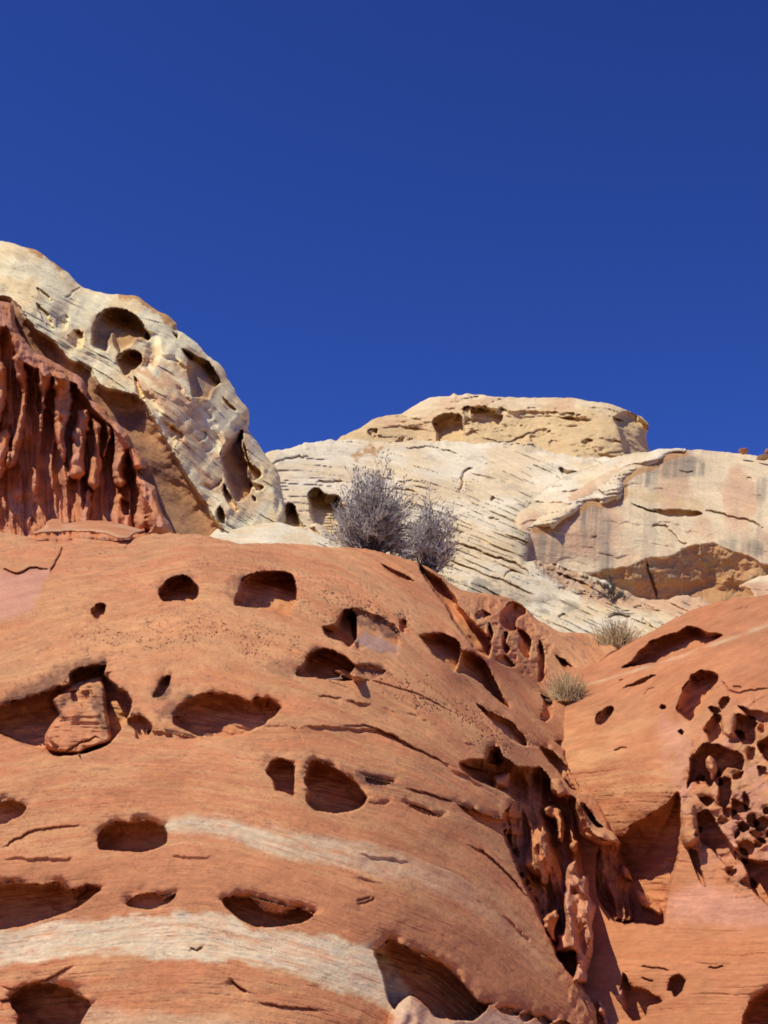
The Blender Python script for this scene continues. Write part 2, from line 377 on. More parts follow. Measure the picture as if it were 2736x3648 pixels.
c = mixc(mixc(CREAM, PEACH, sstep(-.25, .35, fbm(xs_ / 120, ys_ / 160, None, 6)) * .8), GREY * 1.25, sstep(.05, .5, st) * .45)
for mpts, k in ((V(3, (575, 860), (680, 800), (740, 860), (775, 960), (775, 1160), (620, 1170), (610, 1000)), .75), (V(3, (340, 930), (480, 900), (500, 1000), (490, 1130), (290, 1110)), .5),
                (V(3, (870, 640), (1000, 570), (1130, 520), (1250, 520), (1350, 600), (1200, 640), (1040, 650), (960, 690)), .6), (V(3, (1580, 650), (1680, 640), (1680, 800), (1560, 760)), .45),
                (V(3, (1380, 1005), (1600, 1000), (1700, 1080), (1600, 1100), (1450, 1050)), .6)):
    c = mixc(c, GREY * .92, bigslab.mask(mpts, 16, 12, int(k * 100), 60) * np.clip(.62 + 1.5 * fbm(xs_ / 20 + ys_ / 300, ys_ / 420, None, 44, 3, .6), .15, 1.1) * np.clip(k * 1.25, 0, .9))
gold = bigslab.mask(V(3, (830, 690), (1000, 740), (1300, 800), (1280, 830), (1000, 790), (830, 740)), 14, 22, 3)
c = mixc(c, GOLD * 1.15, gold * .7)
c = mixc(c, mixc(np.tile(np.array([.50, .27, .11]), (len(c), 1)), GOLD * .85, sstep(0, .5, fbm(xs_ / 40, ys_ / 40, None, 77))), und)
q_ = curve(V(3, (330, 940), (430, 945), (500, 885), (560, 855), (620, 800), (670, 785), (710, 800), (790, 785), (835, 745), (840, 670), (900, 612), (1000, 580), (1070, 530), (1180, 500)), False, 8)
k_ = np.nonzero((ys_ < 1950))[0]; dq, _, _ = seg_near(q_, False, xs_[k_], ys_[k_])
bt = np.zeros(len(c)); bt[k_] = sstep(17, 9, dq + 5 * fbm(xs_[k_] / 20, ys_[k_] / 20, None, 3)); c = mixc(c, OCHRE * 1.2, bt * .7)
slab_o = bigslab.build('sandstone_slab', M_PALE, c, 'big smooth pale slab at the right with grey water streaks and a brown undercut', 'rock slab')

# ------------------------------------------------------------------ small pale block under the slab
blk = Rock(V(3, (1490, 1262), (1530, 1238), (1600, 1212), (1659, 1196), (1760, 1180), (1900, 1200), (1900, 1420), (1600, 1420), (1575, 1312), (1540, 1280)),
           [(2640, 2080, 37), (2720, 2060, 38.5), (2700, 2110, 36.5), (2800, 2080, 37), (2800, 2160, 36)], [(2600, 2000, 2000), (2800, 2000, 1980), (2700, 2150, 2140)], rim=(16, .8), skirt=3)
blk.relief(1, .15, 2); blk.ledges(22, .12, 3)
blk.build('fallen_block', M_PALE, mixc(np.tile(CREAM, (len(blk.X), 1)), PEACH, sstep(2065, 2085, blk.Y)), 'small pale block beneath the brown undercut of the slab at right edge', 'rock')

# ------------------------------------------------------------------ layered white dome in the middle
dome = Rock(V(2, (-60, 600), (70, 530), (130, 510), (220, 495), (290, 470), (380, 455), (500, 437), (700, 446), (850, 462), (960, 446), (1100, 450), (1300, 460), (1659, 466)) +
            V(3, (150, 456), (270, 460), (360, 480), (450, 500), (520, 515), (620, 528), (720, 528), (800, 520), (900, 500), (1000, 488), (1060, 477), (1120, 478), (1195, 490), (1180, 506), (1120, 500), (1075, 520), (1060, 547), (1000, 575),
              (900, 605), (860, 640), (830, 665), (840, 690), (830, 740), (810, 775), (770, 782), (710, 796), (670, 780), (640, 785), (610, 810), (560, 850), (500, 880), (430, 942), (400, 925), (340, 935), (310, 990), (280, 1105),
              (330, 1122), (470, 1140), (620, 1192), (720, 1228), (800, 1272), (950, 1330), (1060, 1337), (1160, 1316), (1290, 1330), (1360, 1365), (1450, 1400), (1800, 1480), (1800, 1700), (0, 1800)) + V(2, (500, 1500), (-60, 1200)),
            [(950, 1650, 47), (1000, 1600, 50), (1000, 1850, 40), (1250, 1580, 55), (1250, 1750, 46), (1500, 1570, 58), (1500, 1750, 47.5), (1500, 1950, 41.5), (1800, 1590, 57), (1800, 1750, 49), (1900, 1900, 44), (2050, 1620, 55), (2350, 1600, 53.3),
             (2200, 1720, 48.6), (2000, 1850, 44.8), (1900, 1960, 42), (1600, 2080, 37), (1750, 2150, 35), (2000, 2150, 37.2), (2000, 2200, 34.5), (2300, 2140, 38.5), (2300, 2210, 34.5), (2600, 2200, 35), (2500, 2300, 32), (1800, 2300, 31)],
            [(900, 1600, 1640), (1100, 1590, 1590), (1400, 1600, 1570), (1700, 1640, 1560), (1900, 1720, 1580), (1000, 1750, 1750), (1250, 1700, 1690), (1500, 1760, 1690), (1800, 1900, 1750), (1700, 2050, 1930), (1500, 1950, 1880), (1950, 2120, 1900),
             (2300, 1620, 1640), (2150, 1690, 1680), (2000, 1780, 1700), (1950, 1880, 1760), (2200, 2180, 2100), (2500, 2230, 2200), (2000, 2250, 2050), (1650, 2200, 2150)], rim=(30, 1.2), skirt=10, jit=6)
slope = np.interp(np.arange(-200, 3200, 10.), [0, 1000, 1250, 1550, 1900, 3000], [-.12, -.02, .1, .32, .45, .42])
dome.b = dome.Y - np.interp(dome.X, np.arange(-200, 3200, 10.), np.cumsum(slope) * 10.)
crust_m = inside(curve(V(3, (1300, 420), (1000, 470), (760, 545), (500, 640), (300, 780), (290, 940), (700, 900), (1000, 640)), True, 14), dome.X, dome.Y)
dome.b = np.where(crust_m, dome.Y + .16 * dome.X - 2300, dome.b) + 7 * fbm(dome.X / 200, dome.Y / 90, None, 3, 3)
cq = sdf(curve(V(3, (1300, 420), (1000, 470), (760, 545), (500, 640), (300, 780), (290, 940), (430, 1000), (700, 900), (1000, 640)), True, 14), dome.X, dome.Y, 40)
dome.d -= .5 * sstep(-10, 70, cq)
dome.relief(5, .6, 1); dome.relief(1.4, .16, 3)
dome.ledges(23, .23, 3, 110, .3, 1.3); dome.ledges(11, .18, 9, 60, .3, 1.1); dome.ledges(6.5, .12, 19, 45, .25, 1.0); dome.ledges(57, .24, 15, 140, .25, 2.4)
dome.carve(V(2, (185, 930), (186, 850), (215, 815), (250, 830), (268, 885), (300, 980), (220, 980)), 2.2, 24)
dome.carve(V(2, (338, 870), (325, 775), (350, 738), (400, 725), (430, 765), (500, 768), (525, 800), (560, 900), (540, 1060), (440, 1010), (370, 950), (350, 910)), 3.0, 30)
dome.carve(V(3, (465, 585), (500, 596), (570, 606), (530, 622), (497, 634), (478, 615)), .9, 12)
dome.carve(V(3, (75, 760), (90, 750), (105, 765), (88, 780)), .5, 8)
dome.crack(V(2, (1310, 612), (1260, 630), (1238, 660), (1235, 700), (1205, 750)), .7, 7, below=.2)
dome.crack(V(2, (95, 590), (200, 555), (290, 545), (345, 540)), .7, 7)
dome.crack(V(2, (370, 690), (450, 692), (550, 680)), .7, 7)
dome.crack(V(2, (880, 480), (950, 495), (1050, 490), (1150, 510), (1250, 560)), .7, 7)
dome.crack(V(2, (820, 745), (900, 735), (980, 760)), .6, 8)
dome.crack(V(2, (640, 620), (720, 660), (900, 690), (1060, 700)), .4, 6)
dome.crack(V(3, (60, 885), (100, 875), (135, 885)), .4, 6)
dome.crack(V(3, (310, 780), (450, 790), (560, 800)), .45, 6)
dome.crack(V(3, (640, 710), (690, 715), (740, 745), (800, 740), (840, 690)), .6, 6)
dome.crack(V(2, (1180, 1035), (1320, 1090), (1400, 1130), (1560, 1180), (1659, 1240)), .7, 8, below=.2)
dome.crack(V(3, (150, 1210), (190, 1180), (240, 1180)), .5, 6)
dome.crack(V(3, (440, 1260), (560, 1300), (700, 1340)), .5, 6)
dome.crack(V(3, (730, 1445), (800, 1430), (890, 1445)), .6, 7)
dome.crack(V(3, (880, 1375), (960, 1385), (1060, 1405)), .5, 6)
dome.crack(V(3, (450, 1440), (500, 1432), (530, 1445)), .6, 7)
dome.crack(V(3, (930, 1450), (980, 1480), (1010, 1500)), .5, 7)
rub = dome.mask(V(3, (330, 1120), (480, 1150), (640, 1205), (800, 1280), (940, 1335), (900, 1350), (740, 1350), (600, 1310), (440, 1240)), 10, 12)
dome.d += rub * (.7 + .38 * fbm(dome.X / 18, dome.Y / 14, None, 4, 4, .6))
dome.relief(.4, .07, 12, 4, .6)
X, Y = dome.X, dome.Y
c = mixc(np.tile(WHITE, (len(X), 1)), CREAM, sstep(-.3, .3, fbm(X / 150, Y / 70, None, 2)))
c = mixc(c, GOLD * 1.2, dome.mask(V(2, (1200, 930), (1500, 960), (1659, 1000), (1659, 1100), (1400, 1060), (1200, 1010)), 40, 40, 1) * .45)
c = mixc(c, GOLD * 1.2, sstep(.1, .5, fbm(X / 130, dome.b / 12, None, 6, 4)) * .45 * sstep(1900, 2050, Y))
c = mixc(c, PEACH, dome.mask(V(3, (560, 1290), (900, 1340), (1160, 1300), (1380, 1350), (1300, 1440), (1000, 1410), (700, 1370)), 14, 12, 3) * .95)
c = mixc(c, mixc(np.tile(PEACH * .8, (len(X), 1)), OCHRE, sstep(0, .4, fbm(X / 25, Y / 25, None, 9))), rub * .8)
gr = dome.mask(V(3, (-200, 1150), (60, 1200), (250, 1280), (560, 1360), (620, 1420), (350, 1420), (100, 1330), (-200, 1260)), 30, 30, 4)
c = mixc(c, GREY * 1.1, gr * sstep(-.2, .2, fbm(X / 45, Y / 26, None, 12, 5, .6)) * .85)
c = mixc(c, GREY * 1.2, dome.mask(V(3, (250, 840), (340, 800), (340, 930), (290, 1090), (200, 1090), (220, 950)), 26, 30, 5) * .5)
c = mixc(c, np.array([.5, .42, .03]), dome.mask(V(3, (240, 935), (262, 940), (258, 958), (238, 955)), 5, 5, 7, 10) * .8)
c = mixc(c, GREY, sstep(.2, .55, fbm(X / 70, Y / 34, None, 21, 5, .6)) * .35)
c = mixc(c, OCHRE * 1.2, dome.mask(V(2, (600, 525), (660, 490), (760, 490), (740, 520), (640, 530), (600, 580)), 8, 14, 8, 14) * .8)
dome_o = dome.build('sandstone_dome', M_PALE, c, 'white layered sandstone dome behind the grey shrub', 'rock dome')

# ------------------------------------------------------------------ pale skull-like cliff at the left
lip = V(1, (-300, 360), (-60, 380), (40, 388), (95, 425), (150, 510), (205, 565), (265, 605), (315, 655), (370, 720), (440, 742), (490, 772), (520, 832), (560, 872), (640, 890), (720, 910), (780, 960), (830, 1040), (880, 1130), (930, 1220), (980, 1300), (1020, 1370), (1060, 1430), (1110, 1500), (1150, 1570), (1200, 1640), (1260, 1710))
skull = Rock(V(1, (-900, -160), (-400, 20), (-120, 62), (0, 88), (60, 98), (130, 122), (190, 135), (240, 165), (280, 200), (330, 235), (370, 262), (400, 295), (440, 335), (520, 360), (600, 375), (680, 378), (730, 383), (790, 425), (850, 462), (900, 490), (950, 532), (943, 560), (1000, 595), (1060, 640),
               (1110, 700), (1160, 735), (1200, 775), (1225, 830), (1260, 880), (1275, 920), (1300, 955), (1335, 1000), (1340, 1060), (1322, 1105), (1350, 1125), (1390, 1180), (1420, 1230), (1470, 1290), (1500, 1340), (1510, 1400), (1522, 1480), (1530, 1600), (1500, 1800), (960, 1800), (900, 1680), (840, 1560), (800, 1470), (740, 1400), (690, 1300), (640, 1180), (560, 1080), (500, 1030), (430, 960), (380, 880), (250, 800), (170, 740), (60, 600), (30, 500), (-60, 440), (-900, 330)),
             [(-500, 900, 36), (0, 870, 36.5), (0, 1000, 31.5), (130, 1080, 29.8), (300, 1030, 36), (250, 1200, 29.8), (330, 1300, 28.4), (480, 1070, 36.2), (600, 1150, 35.8), (450, 1380, 27.8), (600, 1300, 31), (550, 1470, 27), (700, 1450, 29.2), (800, 1380, 34), (880, 1500, 33.2),
              (620, 1650, 25.8), (760, 1700, 27.4), (750, 1850, 24.8), (960, 1650, 31.5), (990, 1800, 28.6), (850, 1850, 26), (-500, 1100, 30)],
             [(0, 900, 900), (150, 960, 880), (400, 1080, 870), (600, 1180, 900), (0, 1000, 1000), (250, 1130, 990), (500, 1290, 1010), (700, 1400, 1000), (850, 1420, 900), (600, 1500, 1130), (750, 1650, 1150), (850, 1700, 1120), (960, 1800, 1150), (350, 1350, 1150), (640, 1350, 1000)], rim=(36, 1.4), skirt=7)
skull.relief(3.2, .35, 1); skull.relief(1.3, .30, 2, 3); skull.relief(.6, .07, 5)
# dark undercut below the rib
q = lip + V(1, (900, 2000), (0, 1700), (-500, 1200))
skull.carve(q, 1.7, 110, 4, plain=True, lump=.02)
skull.ledges(20, .10, 3, 90, .3, 1.6); skull.ledges(9, .075, 7, 60, .3, 1.2); skull.ledges(5, .03, 8, 50, .3, 1.2)
skull.carve(V(1, (495, 645), (493, 570), (520, 495), (570, 455), (640, 448), (710, 475), (770, 530), (812, 600), (800, 628), (760, 612), (715, 630), (690, 660), (640, 692), (610, 640), (598, 590), (585, 650), (568, 690), (530, 670)), 2.6, 34, 4)
skull.carve(V(1, (622, 722), (650, 690), (700, 668), (752, 690), (768, 730), (735, 772), (700, 800), (670, 812), (640, 765)), 1.5, 22, 4)
skull.carve(V(1, (365, 600), (420, 560), (455, 600), (445, 660), (400, 668)), .6, 20, 5)
skull.carve(V(1, (310, 500), (350, 480), (370, 520), (340, 570), (305, 550)), .4, 18, 5)
skull.carve(V(1, (195, 340), (240, 358), (285, 415), (255, 412), (215, 380)), .5, 12)
skull.carve(V(1, (200, 420), (250, 470), (290, 560), (260, 560), (220, 500)), .4, 14, 5)
skull.carve(V(1, (925, 580), (960, 590), (950, 612)), .5, 8, 4)
skull.carve(V(1, (720, 820), (740, 830), (780, 930), (770, 950), (735, 890)), .4, 14, 4)
skull.carve(V(9, (383, 440), (430, 460), (500, 500), (600, 548), (642, 570), (705, 680), (745, 760), (702, 802), (662, 852), (632, 918), (560, 902), (480, 892), (465, 850), (458, 760), (428, 620), (440, 560), (405, 490)), 1.9, 40, 3)
skull.carve(V(9, (738, 1452), (758, 1360), (830, 1280), (940, 1190), (955, 1260), (942, 1330), (962, 1430), (992, 1500), (1002, 1620), (1042, 1700), (1022, 1772), (960, 1842), (888, 1865), (828, 1750), (788, 1650), (778, 1550)), 1.7, 36, 3)
skull.carve(V(9, (950, 1310), (985, 1380), (1012, 1500), (1112, 1580), (1102, 1642), (1050, 1665), (1010, 1640), (985, 1500), (960, 1400)), .9, 16, 3)
skull.carve(V(9, (1020, 1678), (1142, 1722), (1122, 1752), (1050, 1765), (1028, 1725)), .6, 12, 3); skull.carve(V(9, (1025, 1800), (1070, 1830), (1065, 1862), (1035, 1845)), .4, 9, 3)
skull.carve(V(9, (768, 1690), (822, 1780), (905, 1925), (890, 1955), (830, 1900), (768, 1800)), .8, 14, 3); skull.carve(V(9, (700, 1960), (740, 1900), (785, 1980), (780, 2065), (720, 2050)), .7, 16, 3)
skull.carve(V(9, (760, 900), (800, 930), (895, 1020), (860, 1020), (790, 970)), .5, 12, 3); skull.carve(V(9, (300, 310), (330, 315), (370, 370), (340, 355)), .5, 9, 3)
for pts, h, ww in ((V(9, (440, 900), (520, 990), (580, 1110), (650, 1250), (735, 1455)), .55, 34), (V(9, (0, 830), (60, 900), (130, 1000), (250, 1200), (330, 1370)), .35, 24), (V(9, (110, 600), (180, 530), (290, 545), (400, 620), (450, 640)), .4, 12), (V(9, (330, 780), (420, 900), (470, 940)), .3, 10), (V(9, (30, 350), (120, 380), (110, 560), (20, 620)), .6, 22),
                   (V(9, (840, 1190), (920, 1130), (1000, 1080)), .4, 18), (V(9, (520, 1300), (600, 1260), (560, 1180)), .2, 6), (V(9, (260, 1190), (300, 1180), (400, 1290)), .25, 10), (V(9, (560, 1700), (640, 1730), (730, 1690), (780, 1640)), .25, 8), (V(9, (1130, 1500), (1230, 1640), (1290, 1800), (1250, 1990)), .3, 14)):
    skull.crack(pts, h / .7, ww / .6, 6, 2)
bul = (skull.X + skull.Y * .75) / 120, (skull.Y - skull.X * .9) / 300
skull.d += .42 * fbm(bul[0], bul[1], None, 91, 3, .5) * (1 - skull.hole)
skull.crack(V(1, (445, 335), (400, 360), (350, 400)), .4, 5)
skull.relief(.3, .05, 12, 4, .6)
X, Y = skull.X, skull.Y
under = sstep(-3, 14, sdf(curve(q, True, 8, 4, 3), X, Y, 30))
c = mixc(np.tile(WHITE, (len(X), 1)), CREAM, sstep(-.3, .3, fbm(X / 90, Y / 60, None, 2)))
pm = skull.mask(V(1, (700, 700), (900, 720), (1020, 800), (1050, 950), (1100, 1120), (1190, 1280), (1200, 1450), (1100, 1480), (900, 1150), (780, 930), (690, 820)), 40, 30, 3)
c = mixc(c, PEACH, pm * sstep(-.35, .3, fbm(X / 60, skull.b / 20, None, 8)) * .9)
c = mixc(c, PEACH, skull.mask(V(1, (1190, 1150), (1330, 1100), (1350, 1400), (1400, 1500), (1250, 1560), (1190, 1400)), 30, 10, 2) * .6)
c = mixc(c, GREY * 1.1, sstep(.1, .5, fbm(X / 80, Y / 50, None, 31, 5, .6)) * .25)
c = np.clip(c * 1.16, 0, .86); c[:, 2] *= .85; c[:, 1] *= .975; c = mixc(c, mixc(np.tile(np.array([.44, .23, .10]), (len(X), 1)), VARN_SHADE * 1.6, sstep(-.1, .45, fbm(X / 60, Y / 60, None, 41, 5, .6)) * .75), under)
crust = np.maximum(skull.mask(V(1, (120, 110), (200, 120), (290, 190), (380, 262), (330, 250), (250, 190), (190, 160)), 6, 10, 1, 16), skull.mask(V(1, (630, 365), (740, 370), (860, 450), (960, 530), (930, 560), (840, 480), (740, 410), (640, 395)), 6, 10, 2, 16))
c = mixc(c, OCHRE * 1.35, crust * .85)
for pts in (V(1, (500, 640), (500, 500), (640, 450), (800, 590), (700, 650)), V(9, (400, 450), (600, 560), (740, 760), (640, 910), (470, 880)), V(9, (750, 1450), (940, 1210), (1030, 1700), (900, 1850), (790, 1600)), V(9, (700, 1960), (740, 1900), (785, 1980), (740, 2060)), V(1, (625, 720), (700, 670), (765, 730), (680, 805))):
    c = mixc(c, mixc(np.tile(OCHRE * 1.2, (len(X), 1)), VARN_SHADE * 2, sstep(0, .4, fbm(X / 40, Y / 60, None, 17))), skull.mask(pts, 14, 8, 3) * .75)  # ochre and dark brown deepen the shade of the hollows through colour
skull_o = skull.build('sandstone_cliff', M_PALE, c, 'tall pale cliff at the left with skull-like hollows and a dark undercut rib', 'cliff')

# ------------------------------------------------------------------ pale ledge at the cliff's foot
ledge = Rock(V(1, (1040, 1720), (1110, 1690), (1200, 1605), (1300, 1590), (1400, 1598), (1480, 1602)) + V(2, (0, 930), (60, 925), (150, 930), (250, 955), (330, 983), (400, 1010), (470, 1040), (545, 1080), (640, 1160), (500, 1300), (0, 1300)) + V(1, (1040, 1900)),
             [(700, 1930, 24.2), (800, 1880, 25.6), (900, 1860, 26.8), (950, 1930, 24.2), (1100, 1880, 26.6), (1100, 1960, 24), (1220, 1945, 25), (1000, 2050, 22.5)],
             [(700, 1860, 1860), (900, 1860, 1850), (1100, 1900, 1850), (1200, 1950, 1860), (900, 1930, 1930), (1100, 1960, 1930)], rim=(14, .5), skirt=4)
ledge.relief(1.2, .12, 2); ledge.ledges(20, .14, 5, 120, .5); ledge.ledges(9, .06, 6, 90, .5); ledge.relief(.25, .03, 5, 4, .6)
c = mixc(np.tile(WHITE, (len(ledge.X), 1)), CREAM, sstep(-.3, .3, fbm(ledge.X / 60, ledge.Y / 30, None, 2)))
ledge.build('sandstone_ledge', M_PALE, c, 'low pale sloping ledge between the left cliff and the grey shrub', 'rock ledge')
nub = Rock(V(2, (330, 985), (332, 962), (345, 943), (372, 938), (400, 942), (425, 960), (450, 985), (480, 1010), (500, 1040), (520, 1090), (440, 1080), (380, 1040)),
           [(1100, 1880, 26.8), (1150, 1880, 27), (1180, 1920, 26.6), (1120, 1900, 26.5), (1200, 1950, 26.6)], [(1100, 1870, 1870), (1200, 1900, 1840), (1100, 1950, 1950)], rim=(12, .4), skirt=1.2)
nub.relief(.4, .08, 2); nub.carve(V(2, (340, 965), (360, 955), (385, 985), (395, 1000), (350, 985)), .3, 10)
nub.build('standing_stone', M_PALE, np.tile(CREAM, (len(nub.X), 1)), 'small pale stone leaning by the hollow left of the grey shrub', 'rock')

# ------------------------------------------------------------------ fluted red cliff under the rib
flute = Rock(V(1, (-900, 250), (-120, 380), (0, 412), (70, 432), (78, 520), (100, 575), (150, 640), (185, 690), (215, 700), (300, 745), (430, 820), (465, 870), (470, 930), (560, 985), (600, 1050), (640, 1075), (690, 1130), (720, 1190), (780, 1260), (785, 1310), (737, 1322), (780, 1375), (830, 1410), (855, 1500), (880, 1560), (928, 1640), (900, 1800), (-900, 1900)),
             [(-500, 1000, 26), (0, 1080, 27.6), (0, 1300, 26.3), (0, 1900, 24.2), (120, 1250, 27.2), (280, 1350, 27.2), (200, 1600, 25.4), (300, 1900, 23.8), (400, 1500, 26.6), (500, 1650, 25.8), (600, 1880, 24.2), (-500, 1800, 24)],
             [(0, 1100, 1100), (300, 1350, 1250), (600, 1800, 1600), (0, 1600, 1600), (300, 1700, 1650)], rim=(18, .5), skirt=3)
flute.relief(1.2, .2, 2)
flute.carve(V(1, (-900, 480), (-60, 540), (40, 560), (70, 640), (100, 720), (180, 770), (210, 770), (225, 810), (280, 820), (400, 850), (420, 880), (470, 945), (540, 1030), (600, 1085), (660, 1150), (700, 1230), (730, 1330), (750, 1420), (820, 1560), (790, 1660), (400, 1680), (180, 1690), (0, 1700), (-900, 1800)), 1.2, 80, 4, lump=.05)
for pts, h in ((V(1, (212, 750), (275, 785), (268, 880), (242, 1000), (232, 1130), (212, 1110), (220, 960), (203, 860)), 2.2),
               (V(1, (292, 800), (360, 820), (392, 900), (387, 1000), (377, 1060), (350, 1120), (360, 1200), (350, 1278), (325, 1255), (303, 1180), (288, 1040), (285, 940)), 2.4),
               (V(1, (408, 1010), (440, 990), (475, 990), (478, 1080), (462, 1200), (457, 1350), (420, 1372), (370, 1352), (380, 1230), (385, 1120)), 2.2),
               (V(1, (495, 1040), (545, 1090), (542, 1200), (552, 1290), (527, 1422), (478, 1412), (473, 1330), (490, 1250), (508, 1180)), 2.2),
               (V(1, (570, 1080), (600, 1100), (590, 1180), (560, 1260), (545, 1250), (570, 1160)), 1.9),
               (V(1, (612, 1070), (672, 1105), (697, 1170), (682, 1260), (672, 1400), (625, 1412), (603, 1350), (610, 1240)), 2.1),
               (V(1, (700, 1190), (770, 1260), (780, 1300), (730, 1310), (700, 1290)), 1.6),
               (V(1, (765, 1370), (840, 1405), (858, 1500), (935, 1660), (735, 1640), (733, 1500), (748, 1440)), 2.2),
               (V(1, (60, 720), (112, 700), (155, 830), (152, 950), (132, 1080), (92, 1285), (38, 1295), (78, 1090), (110, 930), (93, 830)), 2.0),
               (V(1, (-40, 720), (30, 755), (42, 860), (22, 980), (5, 1060), (-40, 1100)), 2.0),
               (V(1, (178, 1300), (207, 1350), (202, 1450), (173, 1440)), 2.0),
               (V(1, (-30, 1130), (50, 1100), (60, 1200), (30, 1330), (-30, 1380)), 1.5),
               (V(1, (460, 1430), (490, 1420), (480, 1600), (440, 1600)), .9), (V(1, (600, 1500), (650, 1440), (690, 1500), (700, 1640), (600, 1640)), 1.0)):
    flute.rib(pts, h * .47, 22, 6, lump=.12)
flute.carve(V(1, (650, 1470), (690, 1500), (700, 1560), (670, 1560), (650, 1520)), .6, 14)
xf = flute.X - .05 * flute.Y + 16 * fbm(flute.X / 90, flute.Y / 90, None, 71, 3)
flute.d -= flute.hole * (.20 * (1 - np.abs(noise(xf / 44, flute.Y / 420, None, 66)) * 2.2) + .10 * (1 - np.abs(fbm(xf / 20, flute.Y / 260, None, 62, 2)) * 2.2) - .1)
fl = noise(flute.X / 16 + .8 * fbm(flute.X / 60, flute.Y / 60, None, 3), flute.Y / 170, None, 8)
flute.d += .10 * fl * sstep(20, 90, flute.Y - np.interp(flute.X, [0, 120, 300, 420], [1130, 1240, 1380, 1560]))
flute.relief(.4, .10, 6, 4, .55); flute.d += .025 * (np.abs(fbm(flute.X / 22, flute.Y / 46, None, 142, 4, .6)) * 3 - .7)
X, Y = flute.X, flute.Y
c = mixc(np.tile(RED, (len(X), 1)), DEEP * 1.2, sstep(-.1, .4, fbm(X / 50, Y / 130, None, 3)) * .6)
c = mixc(c, PINK, sstep(-.2, .3, fbm(X / 30, Y / 90, None, 9)) * .6)
flute.build('fluted_cliff', M_RED, c, 'red cliff of hanging stone flutes under the pale rib at left', 'cliff')

# ------------------------------------------------------------------ right red slope
right = Rock(V(7, (-300, 700), (100, 520), (420, 520), (560, 448), (640, 400), (730, 350), (830, 300), (970, 220), (1100, 150), (1270, 95), (1450, 60), (1659, 35), (2200, -60), (2900, -100), (3000, 5600), (-300, 5600)),
             [(1800, 2500, 16.5), (1950, 2480, 16.2), (2150, 2330, 17.2), (2050, 2450, 15.9), (2400, 2210, 17.6), (2736, 2120, 18), (2300, 2380, 15.9), (2550, 2280, 16), (2736, 2300, 15.5), (2025, 2600, 14.7), (2300, 2600, 14), (2700, 2500, 13.8), (2100, 2800, 13.7), (2350, 2800, 13), (2736, 2800, 12.5),
              (2200, 3000, 13.2), (2400, 3000, 12.5), (2600, 3050, 12.1), (2250, 3250, 12.3), (2736, 3250, 11.4), (2250, 3400, 11.7), (2736, 3400, 11), (2250, 3648, 11.1), (2736, 3648, 10.5), (2500, 5000, 8.9), (1900, 5000, 9), (3200, 5000, 8.6), (3200, 3000, 11.6), (3200, 2300, 15), (1800, 3300, 12.6), (1900, 2900, 14)],
             [(2050, 2480, 2500), (2300, 2350, 2500), (2600, 2230, 2500), (2050, 2600, 2620), (2400, 2450, 2620), (2736, 2300, 2610), (2100, 2750, 2760), (2300, 2700, 2740), (2450, 2720, 2760), (2150, 2900, 2900), (2400, 2850, 2860), (2736, 2700, 2860), (2300, 3300, 3300), (2700, 3300, 3290), (2500, 3600, 3600), (2500, 3000, 3000)], rim=(18, .5), skirt=5)
rt = right
rt.relief(2.2, .22, 2); rt.relief(.6, .05, 4)
rt.ledges(13, .006, 3, 110, .4, 1.8); rt.ledges(30, .006, 5, 170, .4, 3); rt.ledges(6, .004, 8, 70, .3, 1.4)
